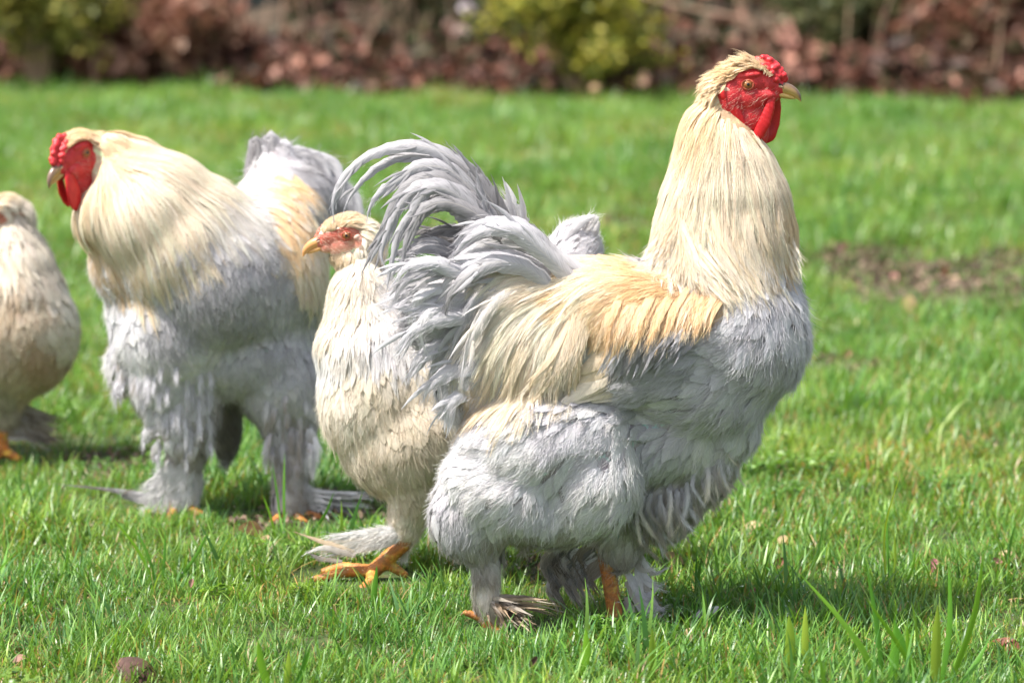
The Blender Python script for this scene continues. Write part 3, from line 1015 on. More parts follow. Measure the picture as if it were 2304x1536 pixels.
# ---- grass
def grass_material():
    m, n, b = new_mat('grass_blade')
    at = N(n, 'ShaderNodeAttribute', attribute_name='Col')
    oi = N(n, 'ShaderNodeObjectInfo')
    no = N(n, 'ShaderNodeTexNoise'); no.inputs['Scale'].default_value = 1.1; no.inputs['Detail'].default_value = 5; no.inputs['Roughness'].default_value = .6
    n.links.new(oi.outputs['Location'], no.inputs['Vector'])
    no2 = N(n, 'ShaderNodeTexNoise'); no2.inputs['Scale'].default_value = 6; no2.inputs['Detail'].default_value = 2
    n.links.new(oi.outputs['Location'], no2.inputs['Vector'])
    # dry, fresh and bluish patches of turf
    patch = ramp_out(n, no.outputs[0], [(0.30, (0.72, 0.88, 0.95)), (0.48, (1.0, 1.0, 1.0)), (0.60, (1.30, 1.08, 0.95)), (0.72, (1.9, 1.15, 1.6))])
    c = mixc(n, 'MULTIPLY', 1.0, at.outputs['Color'], patch)
    c = mixc(n, 'MULTIPLY', 1.0, c, ramp_out(n, no2.outputs[0], [(0.3, (0.78, 0.82, 0.8)), (0.7, (1.18, 1.12, 1.1))]))
    c = mixc(n, 'MULTIPLY', 1.0, c, ramp_out(n, oi.outputs['Random'], [(0.0, (0.8, 0.85, 0.85)), (1.0, (1.2, 1.12, 1.0))]))
    n.links.new(c, b.inputs['Base Color'])
    set_in(b, Roughness=0.38, Specular_IOR_Level=0.5)
    tc = mixc(n, 'MULTIPLY', 1.0, c, (1.25, 1.2, 0.6))
    with_translucency(n, b, tc, 0.38)
    return m


def blades(nb, radius, hmin, hmax, wmin, wmax, lean=0.5, seg=5, straw=0.10, colours=None):
    """a tuft of nb curved blades as arrays"""
    V, Q, C = [], [], []
    cols = colours or [(0.105, 0.27, 0.038), (0.14, 0.32, 0.05), (0.075, 0.22, 0.055), (0.20, 0.36, 0.07)]
    nv = 0
    for i in range(nb):
        r, a = radius * math.sqrt(rng.random()), rng.uniform(0, 6.283)
        base = np.array((r * math.cos(a), r * math.sin(a), -0.004))
        h = rng.uniform(hmin, hmax); w_ = rng.uniform(wmin, wmax)
        az = rng.uniform(0, 6.283); d = np.array((math.cos(az), math.sin(az), 0))
        sd = np.array((-math.sin(az + rng.normal() * .5), math.cos(az), 0))
        le = abs(rng.normal()) * lean + 0.12
        bend = rng.uniform(0.2, 1.2)
        t = np.linspace(0, 1, seg)
        ang = le + bend * t ** 1.5
        dz = np.cos(ang); dx = np.sin(ang)
        step = h / (seg - 1)
        p = base + np.concatenate(([[0, 0, 0]], np.cumsum((d[None] * dx[:-1, None] + np.array((0, 0, 1))[None] * dz[:-1, None]) * step, 0)))
        wd = w_ * np.clip(1 - t ** 2.2, 0.03, 1) * 0.5
        v = np.stack((p - sd * wd[:, None], p + sd * wd[:, None]), 1).reshape(-1, 3)
        k = np.arange(seg - 1) * 2 + nv
        Q.append(np.stack((k, k + 1, k + 3, k + 2), 1)); V.append(v); nv += 2 * seg
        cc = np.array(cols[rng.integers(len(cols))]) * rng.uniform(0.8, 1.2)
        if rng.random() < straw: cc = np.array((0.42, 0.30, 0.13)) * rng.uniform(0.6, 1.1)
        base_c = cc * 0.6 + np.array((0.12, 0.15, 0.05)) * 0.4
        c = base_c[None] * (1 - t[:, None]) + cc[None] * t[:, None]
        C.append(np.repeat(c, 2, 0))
    return np.concatenate(V), np.concatenate(Q), np.concatenate(C)


def scatter(name, pts, rots, scl, idx, sources, kind='stuff'):
    """instances of the source objects on points, through geometry nodes"""
    coll = bpy.data.collections.new(name + '_sources')
    for s_ in sources: coll.objects.link(s_)
    me = bpy.data.meshes.new(name)
    me.vertices.add(len(pts)); me.vertices.foreach_set('co', np.asarray(pts, np.float32).ravel())
    for nm, ty, dat, key in (('rot', 'FLOAT_VECTOR', rots, 'vector'), ('scl', 'FLOAT', scl, 'value'), ('pick', 'INT', idx, 'value')):
        a = me.attributes.new(nm, ty, 'POINT')
        a.data.foreach_set(key, np.asarray(dat, np.int32 if ty == 'INT' else np.float32).ravel())
    ob = bpy.data.objects.new(name, me); COL.objects.link(ob); ob['kind'] = kind
    ng = bpy.data.node_groups.new(name, 'GeometryNodeTree')
    ng.interface.new_socket('Geometry', in_out='INPUT', socket_type='NodeSocketGeometry')
    ng.interface.new_socket('Geometry', in_out='OUTPUT', socket_type='NodeSocketGeometry')
    gi, go = ng.nodes.new('NodeGroupInput'), ng.nodes.new('NodeGroupOutput')
    ci = ng.nodes.new('GeometryNodeCollectionInfo')
    ci.inputs['Collection'].default_value = coll
    ci.inputs['Separate Children'].default_value = True
    ci.inputs['Reset Children'].default_value = True
    ip = ng.nodes.new('GeometryNodeInstanceOnPoints'); ip.inputs['Pick Instance'].default_value = True

    def attr(nm, ty):
        x = ng.nodes.new('GeometryNodeInputNamedAttribute'); x.data_type = ty; x.inputs['Name'].default_value = nm
        return x.outputs['Attribute']
    L_ = ng.links.new
    L_(gi.outputs[0], ip.inputs['Points']); L_(ci.outputs[0], ip.inputs['Instance'])
    L_(attr('pick', 'INT'), ip.inputs['Instance Index'])
    e2r = ng.nodes.new('FunctionNodeEulerToRotation'); L_(attr('rot', 'FLOAT_VECTOR'), e2r.inputs[0]); L_(e2r.outputs[0], ip.inputs['Rotation'])
    cx = ng.nodes.new('ShaderNodeCombineXYZ')
    sc_ = attr('scl', 'FLOAT')
    for i in range(3): L_(sc_, cx.inputs[i])
    L_(cx.outputs[0], ip.inputs['Scale'])
    L_(ip.outputs[0], go.inputs[0])
    md = ob.modifiers.new('scatter', 'NODES'); md.node_group = ng
    return ob


FEET = [(1110, 1425, .07), (1190, 1440, .07), (1400, 1400, .07), (405, 1165, .07), (690, 1180, .10), (770, 1175, .10), (790, 1320, .09), (860, 1320, .05), (20, 1040, .08), (250, 1150, .08)]


def build_grass():
    mat = grass_material()
    M['grass'] = mat
    src = []
    for i in range(9):
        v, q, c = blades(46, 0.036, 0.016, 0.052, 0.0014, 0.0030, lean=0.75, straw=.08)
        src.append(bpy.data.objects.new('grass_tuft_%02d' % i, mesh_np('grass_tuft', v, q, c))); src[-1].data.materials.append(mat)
    for i in range(9, 12):       # clover-flat low thatch
        v, q, c = blades(60, 0.036, 0.012, 0.028, 0.0018, 0.0034, lean=1.1, straw=0.32)
        src.append(bpy.data.objects.new('grass_tuft_%02d' % i, mesh_np('grass_tuft', v, q, c))); src[-1].data.materials.append(mat)
    for i in range(12, 15):      # taller, broader
        v, q, c = blades(18, 0.03, 0.040, 0.075, 0.0022, 0.0044, lean=0.6, straw=0.03, seg=6)
        src.append(bpy.data.objects.new('grass_tuft_%02d' % i, mesh_np('grass_tuft', v, q, c))); src[-1].data.materials.append(mat)
    for i in range(15, 17):      # clover
        n_ = 40
        r_, a_ = .035 * np.sqrt(rng.random(n_)), rng.uniform(0, 6.28, n_)
        ps = np.stack((r_ * np.cos(a_), r_ * np.sin(a_), rng.uniform(.010, .024, n_)), 1)
        ps = np.concatenate([ps + .0032 * np.array((math.cos(q_), math.sin(q_), 0)) for q_ in (0, 2.1, 4.2)])
        v, q, c = leaf_arrays(ps, rand_dirs(len(ps), 3.5), rng.uniform(.006, .009, len(ps)), pick_cols(len(ps), [(.09, .2, .035), (.13, .26, .05)], .15), .9, .3, 2)
        src.append(bpy.data.objects.new('grass_tuft_%02d' % i, mesh_np('grass_tuft', v, q, c))); src[-1].data.materials.append(mat)
    P_, S_ = [], []
    for y0, y1, sp, sc_ in ((2.9, 5.2, 0.026, 1.0), (5.2, 8.0, 0.037, 1.15), (8.0, 16.6, 0.06, 1.7)):
        half = lambda y: 0.165 * y + 0.25
        n = int((y1 - y0) * 2 * half(y1) / sp ** 2)
        y = rng.uniform(y0, y1, n); x = rng.uniform(-half(y1), half(y1), n)
        ok = (np.abs(x) < half(y)) & (y < edge_y(x) + 0.1)
        P_.append(np.stack((x[ok], y[ok]), 1)); S_.append(np.full(ok.sum(), sc_))
    # wide margins, sparser and larger
    n = 26000
    y = rng.uniform(0.8, 18, n); x = rng.uniform(-9, 9, n)
    ok = ((np.abs(x) > 0.165 * y + 0.25) | (y < 2.9)) & (y < edge_y(np.clip(x, -10, 10)) + 0.1)
    P_.append(np.stack((x[ok], y[ok]), 1)); S_.append(np.full(ok.sum(), 2.2))
    p = np.concatenate(P_); s_ = np.concatenate(S_)
    keep = rng.random(len(p)) > soil_at(p[:, 0], p[:, 1]) * 0.89
    p, s_ = p[keep], s_[keep]
    n = len(p)
    # patchy length
    ln = 1 + 0.38 * np.sin(p[:, 0] * 9 + 2 * np.sin(p[:, 1] * 5)) * np.sin(p[:, 1] * 7 + p[:, 0] * 3)
    for fx, fy, fr in FEET:          # turf trodden down around the birds' feet
        g = G(fx, fy); d = np.hypot((p[:, 0] - g[0]), (p[:, 1] - g[1]) * .8)
        s_ = s_ * (1 - 0.60 * np.clip(1.6 - d / fr, 0, 1))
    s_ = s_ * (1 - .40 * soil_at(p[:, 0], p[:, 1])) * ln * rng.uniform(0.75, 1.2, n)
    pick = rng.integers(0, 12, n)
    tall = rng.random(n) < np.where(p[:, 1] < 4.3, 0.10, 0.04) + 0.05 * (np.sin(p[:, 0] * 6 + 1) * np.sin(p[:, 1] * 8) > .5)
    pick[tall] = rng.integers(12, 15, tall.sum())
    clo = (np.sin(p[:, 0] * 4.1 + 2) * np.sin(p[:, 1] * 3.3 + p[:, 0]) > .2) & (rng.random(n) < .045)
    pick[clo] = rng.integers(15, 17, clo.sum())
    dry = (np.sin(p[:, 0] * 3.3 + 1.5 * np.sin(p[:, 1] * 2)) * np.sin(p[:, 1] * 2.6 + 1) > .35) & (rng.random(n) < .5)
    pick[dry] = rng.integers(9, 12, dry.sum())
    pts = np.stack((p[:, 0], p[:, 1], ground_z(p[:, 0], p[:, 1])), 1)
    rots = np.stack((rng.normal(size=n) * .12, rng.normal(size=n) * .12, rng.uniform(0, 6.283, n)), 1)
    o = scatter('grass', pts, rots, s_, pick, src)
    return n


# ---- leaves as arrays
def leaf_arrays(pos, nrm, size, colours, aspect=0.6, curl=0.5, seg=3):
    """pos (N,3), nrm (N,3) rough normals, size (N,). Curled ovals of 2 x seg quads."""
    n = len(pos)
    t = np.linspace(0, 1, seg + 1)
    rd = rng.normal(size=(n, 3))
    d = np.cross(nrm, rd); d /= np.linalg.norm(d, axis=1, keepdims=True) + 1e-9
    s_ = np.cross(d, nrm); s_ /= np.linalg.norm(s_, axis=1, keepdims=True) + 1e-9
    cu = rng.normal(size=n) * curl
    cv = np.abs(rng.normal(size=n)) * curl
    v = np.empty((n, seg + 1, 3, 3))
    for i, ti in enumerate(t):
        wd = aspect * 0.5 * max(0.06, math.sin(math.pi * (0.06 + 0.88 * ti)) ** 0.8)
        for j, u in enumerate((-1, 0, 1)):
            v[:, i, j] = pos + d * ((ti - .5) * size)[:, None] + s_ * (u * wd * size)[:, None] + nrm * ((cu * (ti - .5) ** 2 * 1.2 + cv * abs(u) * wd * 0.9) * size)[:, None]
    idx = np.arange(n * (seg + 1) * 3).reshape(n, seg + 1, 3)
    q = np.stack((idx[:, :-1, :-1], idx[:, 1:, :-1], idx[:, 1:, 1:], idx[:, :-1, 1:]), -1).reshape(-1, 4)
    c = np.repeat(colours[:, None], (seg + 1) * 3, 1).reshape(-1, 3)
    return v.reshape(-1, 3), q, c


def leaf_material(name, trans=0.3, rough=0.5):
    m, n, b = new_mat(name)
    at = N(n, 'ShaderNodeAttribute', attribute_name='Col')
    tc = N(n, 'ShaderNodeTexCoord')
    no = N(n, 'ShaderNodeTexNoise'); no.inputs['Scale'].default_value = 90; no.inputs['Detail'].default_value = 5
    n.links.new(tc.outputs['Object'], no.inputs['Vector'])
    c = mixc(n, 'MULTIPLY', 0.8, at.outputs['Color'], ramp_out(n, no.outputs[0], [(0.3, (0.55, 0.5, 0.5)), (0.7, (1.2, 1.2, 1.2))]))
    n.links.new(c, b.inputs['Base Color'])
    bp = N(n, 'ShaderNodeBump'); bp.inputs['Strength'].default_value = .4; bp.inputs['Distance'].default_value = .002
    n.links.new(no.outputs[0], bp.inputs['Height']); n.links.new(bp.outputs[0], b.inputs['Normal'])
    set_in(b, Roughness=rough, Specular_IOR_Level=0.35)
    with_translucency(n, b, c, trans)
    return m


M['leaf'] = leaf_material('leaf', 0.35, 0.5)
M['deadleaf'] = leaf_material('dead_leaf', 0.2, 0.6)
M['bark'] = simple('bark', (0.09, 0.065, 0.05), 0.9, 0.2, 0.5, 22)
M['barkdark'] = simple('dark_bark', (0.025, 0.032, 0.03), 0.9, 0.2, 0.5, 22)
M['twig'] = simple('twig_bark', (0.30, 0.20, 0.14), 0.8, 0.2, 0.4, 60)


def pick_cols(n, cols, var=0.2):
    c = np.array(cols)[rng.integers(0, len(cols), n)]
    return np.clip(c * (1 + var * rng.normal(size=(n, 1))), 0.005, 0.8)


def rand_dirs(n, up=0.0):
    v = rng.normal(size=(n, 3)); v[:, 2] += up
    return v / np.linalg.norm(v, axis=1, keepdims=True)


DEADC = [(0.14, 0.055, 0.037), (0.24, 0.10, 0.068), (0.09, 0.038, 0.028), (0.34, 0.17, 0.12), (0.05, 0.028, 0.02), (0.09, .055, .03), (.05, .05, .02)]


def build_background():
    # leaf litter heaped along the edge of the lawn
    n = 13500
    x = np.where(rng.random(n) < .62, rng.uniform(-4.2, 4.2, n), rng.uniform(-10, 10, n))
    e = np.where(rng.random(n) < .8, rng.exponential(0.33, n), rng.uniform(0, 3, n)) - 0.06
    y = edge_y(x) + e
    heap = 0.055 * np.exp(-((e - 0.45) / 0.4) ** 2) * (1 + .7 * np.sin(x * 3.3 + 1)) + .04
    gap = (np.abs(x + 1.40) < .2) & (e > .45)
    x, y, e, heap = x[~gap], y[~gap], e[~gap], heap[~gap]; n = len(x)
    z = ground_z(x, y) + heap * rng.random(n) * 1.6
    v, q, c = leaf_arrays(np.stack((x, y, z), 1), rand_dirs(n, .6), rng.uniform(0.05, 0.12, n), pick_cols(n, DEADC, .3))
    link('leaf_litter', mesh_np('leaf_litter', v, q, c), M['deadleaf'], None, 'stuff')
    n = 0
    xs_, ys_ = [], []
    for sx, sy, rx, ry, st in SOIL:
        k_ = int(900 * math.sqrt(rx * ry) * 2); a_ = rng.uniform(0, 6.28, k_); r_ = np.sqrt(rng.random(k_)) * 1.15
        xs_.append(sx + rx * r_ * np.cos(a_)); ys_.append(sy + ry * r_ * np.sin(a_))
    x, y = np.concatenate(xs_), np.concatenate(ys_)
    v, q, c = leaf_arrays(np.stack((x, y, ground_z(x, y) + .004 + .008 * rng.random(len(x))), 1), rand_dirs(len(x), 1.0), rng.uniform(.005, .022, len(x)) * np.clip(y / 7, .5, 1.2), pick_cols(len(x), [(.14, .10, .07), (.2, .14, .10), (.09, .065, .045), (.28, .20, .14), (.1, .15, .04), (.1, .15, .04)], .3), .7, .9)
    link('soil_crumbs', mesh_np('soil_crumbs', v, q, c), M['deadleaf'], None, 'stuff')
    # bare twigs and stalks standing in the bank
    vv, qq, nv_ = [], [], 0
    for k in range(170):
        x0 = rng.uniform(-4, 4); y0 = float(edge_y(x0)) + rng.uniform(.1, 2.6); z0 = float(ground_z(np.array(x0), np.array(y0)))
        h_ = rng.uniform(.15, .7); lx, ly = rng.normal(size=2) * .3 * h_
        v, q, _ = sweep(catmull([(x0, y0, z0), (x0 + lx * .3, y0 + ly * .3, z0 + h_ * .5), (x0 + lx, y0 + ly, z0 + h_)], 6), np.linspace(.006, .002, 6), np.linspace(.006, .002, 6), 5, up=(.1, 1, .1))
        vv.append(v); qq.append(q + nv_); nv_ += len(v)
    link('bare_twigs', mesh_np('bare_twigs', np.concatenate(vv), np.concatenate(qq)), M['twig'], None, 'stuff')
    # undergrowth of ivy and weeds on the bank
    n = 28000
    x = np.where(rng.random(n) < .68, rng.uniform(-4.8, 4.8, n), rng.uniform(-10, 10, n)); e = rng.uniform(0.35, 3.8, n); y = edge_y(x) + e
    hgt = 0.13 + 0.13 * np.sin(x * 2.6 + .7) + .10 * np.sin(x * 6.1 + y)
    z = ground_z(x, y) + np.clip(hgt, .03, 1) * rng.random(n)
    keep = np.sin(x * 2.1 + 3 * np.sin(y * 1.3)) + rng.normal(size=n) * .5 > -.15
    keep &= ~((np.abs(x + 1.42) < .24) & (y < 18.1))
    x, y, z = x[keep], y[keep], z[keep]; n = len(x)
    v, q, c = leaf_arrays(np.stack((x, y, z), 1), rand_dirs(n, .8), rng.uniform(0.04, 0.09, n), pick_cols(n, [(0.045, 0.065, 0.022), (0.08, 0.09, 0.03), (0.025, 0.04, 0.018), (0.09, 0.065, 0.035), (0.12, 0.055, 0.04)], .3))
    link('undergrowth', mesh_np('undergrowth', v, q, c), M['leaf'], None, 'stuff')
    # evergreen hedge closing the view; dark leaf colours stand in for tree shade
    hd = empty('hedge', (0, 19.6, 0.5), 'evergreen hedge with tree shade in its dark leaf colours, closing the view beyond the leaf bank', 'hedge')
    n = 40000
    x = rng.uniform(-14, 14, n); z = 0.35 + 2.4 * rng.random(n); y = 19.4 + 0.35 * np.sin(x * 2.2 + z * 1.7) + rng.random(n) * .7
    v, q, c = leaf_arrays(np.stack((x, y, z), 1), rand_dirs(n), rng.uniform(0.05, 0.12, n), pick_cols(n, [(0.022, 0.04, 0.02), (0.035, 0.055, 0.028), (0.015, 0.03, 0.02), (0.06, 0.055, 0.03)], .3))
    link('foliage', mesh_np('foliage', v, q, c), M['leaf'], hd, 'stuff')
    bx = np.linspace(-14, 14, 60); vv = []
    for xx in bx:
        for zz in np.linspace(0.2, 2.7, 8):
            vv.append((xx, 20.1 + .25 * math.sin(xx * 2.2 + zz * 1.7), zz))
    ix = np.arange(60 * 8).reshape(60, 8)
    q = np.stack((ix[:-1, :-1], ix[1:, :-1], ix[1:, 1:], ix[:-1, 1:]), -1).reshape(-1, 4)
    sol = link('inner_foliage', mesh_np('inner_foliage', np.array(vv), q), simple('hedge_inside', (0.015, 0.022, 0.014), .9, .1, .5, 9), hd)  # solid backing, shade put into its near-black colour as well
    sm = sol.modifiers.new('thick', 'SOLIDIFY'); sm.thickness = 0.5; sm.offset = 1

    def tree(px, Y, r, hgt, mat, label, lean=0.0):
        base = P(px, 60, Y); bx_, by_ = base[0], base[1]; z0 = float(ground_z(np.array(bx_), np.array(by_))) - .05
        rt = empty('tree', (bx_, by_, z0), label, 'tree', 'trees standing in the leaf bank')
        pth = catmull([(bx_, by_, z0), (bx_ + lean * .3, by_, z0 + hgt * .3), (bx_ + lean, by_ + .1, z0 + hgt * .65), (bx_ + lean * 1.2, by_, z0 + hgt)], 26)
        rr = r * (1.0 - 0.65 * np.linspace(0, 1, 26)) * (1 + .5 * np.exp(-np.linspace(0, 18, 26)))
        v, q, _ = sweep(pth, rr, rr, 14, up=(0, 1, 0.01))
        v += rng.normal(size=v.shape) * r * .04
        link('trunk', mesh_np('trunk', v, q), mat, rt)
        tips = []
        for k in range(9):
            a = rng.uniform(0, 6.28); f = rng.uniform(.5, .95); p0 = pth[int(f * 25)]
            L = rng.uniform(.8, 1.5); p2 = p0 + np.array((math.cos(a) * L, math.sin(a) * L, L * .6)); p1 = (p0 + p2) / 2 + (0, 0, -.1)
            v, q, _ = sweep(catmull([p0, p1, p2], 8), np.linspace(r * .3, .01, 8), np.linspace(r * .3, .01, 8), 8, up=(0.1, 0, 1))
            link('limb', mesh_np('limb', v, q), mat, rt); tips.append((p1 + p2) / 2); tips.append(p2)
        n = 3500
        t_ = np.array(tips)[rng.integers(0, len(tips), n)] + rng.normal(size=(n, 3)) * .33
        v, q, c = leaf_arrays(t_, rand_dirs(n, .5), rng.uniform(.05, .09, n), pick_cols(n, [(0.05, 0.09, 0.025), (0.07, 0.10, 0.03)], .3), seg=2)
        link('crown', mesh_np('crown', v, q, c), M['leaf'], rt)
    tree(575, 17.9, 0.17, 3.6, M['barkdark'], 'tree between brown bushes, its near black trunk standing for the dark gap')  # near-black bark carries the darkness of the shaded gap
    tree(425, 17.0, 0.07, 3.0, M['bark'], 'slim brown tree beside the dark trunk, left of it', .12)
    tree(1985, 18.2, 0.09, 3.2, M['barkdark'], 'thin dark tree behind the right end of the leaf bank', -.1)

    def shrub(px, Y, rad, hgt, cols, label, n=5200, droop=.5, lsize=(.025, .05), name='shrub'):
        g = P(px, 60, Y); z0 = float(ground_z(np.array(g[0]), np.array(g[1])))
        rt = empty(name, (g[0], g[1], z0), label, 'bush')
        tips, wts = [], []
        for k in range(26):
            a = rng.uniform(0, 6.28); L = rad * rng.uniform(.4, 1.05); top = hgt * rng.uniform(.35, 1)
            p0 = np.array((g[0] + .03 * math.cos(a), g[1] + .03 * math.sin(a), z0))
            p1 = p0 + np.array((math.cos(a) * L * .4, math.sin(a) * L * .4, top))
            p2 = p0 + np.array((math.cos(a) * L, math.sin(a) * L, top * (1 - droop * rng.random() * .8)))
            pth = catmull([p0, p1, p2], 9)
            v, q, _ = sweep(pth, np.linspace(.009, .002, 9), np.linspace(.009, .002, 9), 6, up=(.1, .2, 1))
            link('stem', mesh_np('stem', v, q), M['twig'], rt)
            tips.append(pth[2:])
        tp = np.concatenate(tips)
        p = tp[rng.integers(0, len(tp), n)] + rng.normal(size=(n, 3)) * rad * .13
        p[:, 2] = np.maximum(p[:, 2], z0 + .01)
        v, q, c = leaf_arrays(p, rand_dirs(n, .5), rng.uniform(*lsize, n), pick_cols(n, cols, .22), seg=2)
        link('foliage', mesh_np('foliage', v, q, c), M['leaf'], rt)
    YG = [(0.36, 0.34, 0.04), (0.44, 0.40, 0.055), (0.24, 0.26, 0.035), (0.14, 0.18, 0.03)]
    YD = [(0.30, 0.29, 0.055), (0.38, 0.34, 0.06), (0.18, 0.20, 0.04), (0.12, 0.14, 0.03)]
    shrub(85, 15.15, .42, .75, YD, 'olive yellow bush at the far left edge of the lawn', 7500)
    shrub(1300, 14.50, .36, .62, YG, 'bright yellow green bush in the middle of the leaf bank', 4800)
    shrub(-250, 15.75, .5, .9, YD, 'olive bush left of the frame edge', 4000)
    shrub(1010, 16.15, .35, .5, [(0.07, .08, .03), (.12, .09, .05), (.045, .06, .03)], 'low dull green bush behind the middle leaf litter', 3600, lsize=(.04, .07))
    shrub(1920, 15.35, .38, .42, [(0.09, .11, .035), (.13, .13, .05), (.06, .08, .03)], 'low olive bush right of the rooster comb', 4200, lsize=(.03, .06))
    shrub(2200, 15.05, .40, .40, [(0.30, .15, .10), (.2, .09, .06), (.12, .10, .05)], 'brown withered bush at the far right of the bank', 3200, lsize=(.05, .09))
    shrub(420, 15.10, .22, .42, [(0.34, .17, .12), (.26, .12, .08), (.40, .24, .16)], 'clump of withered brown stalks left of the dark gap', 1500, droop=.2, lsize=(.06, .11), name='dead_plant')
    shrub(250, 15.25, .26, .30, [(0.34, .17, .12), (.26, .12, .08), (.42, .24, .18)], 'withered pink brown plant beside the olive bush', 1500, droop=.4, lsize=(.06, .11), name='dead_plant')

    def one_leaf(px, py, Y, size, col, label, name='dead_leaf', tilt=(0, -1, .4)):
        p = P(px, py, Y)
        nv_ = np.array([tilt], float); nv_ /= np.linalg.norm(nv_)
        v, q, c = leaf_arrays(p[None], nv_, np.array([size]), np.array([col]), .7, .35, 5)
        o = link(name, mesh_np(name, v, q, c), M['deadleaf'], None)
        tag(o, label, 'leaf')
    one_leaf(1770, 78, 15.15, .17, (0.55, 0.28, 0.22), 'large pink brown dead leaf caught high in the bank, left of the comb')
    one_leaf(1445, 178, 14.25, .075, (0.60, 0.36, 0.25), 'pale tan dead leaf at the lawn edge beside the yellow bush')
    one_leaf(1042, 66, 15.55, .10, (0.62, 0.45, 0.40), 'pale leaf hanging low in the dull green bush')
    one_leaf(1050, 20, 15.75, .09, (0.60, 0.52, 0.55), 'pale greyish leaf above the other one in the dull bush')
    p = [P(1440, -8, 15.05), P(1560, 22, 15.05), P(1660, 40, 15.05), P(1745, 72, 15.10), P(1800, 96, 15.15)]
    v, q, _ = sweep(catmull(p, 20), np.linspace(.011, .006, 20), np.linspace(.011, .006, 20), 8, up=(0, 1, .1))
    tag(link('fallen_branch', mesh_np('fallen_branch', v, q), M['twig'], None), 'thin tan branch slanting down through the bank behind the rooster', 'branch')
    p = [P(2040, 40, 15.25), P(2160, 46, 15.25), P(2320, 38, 15.25)]
    v, q, _ = sweep(catmull(p, 20), np.linspace(.008, .006, 20), np.linspace(.008, .006, 20), 8, up=(0, 1, .1))
    tag(link('fallen_branch', mesh_np('fallen_branch', v, q), M['bark'], None), 'level dark brown branch near the top right corner', 'branch')


build_ground()
build_grass()
build_background()
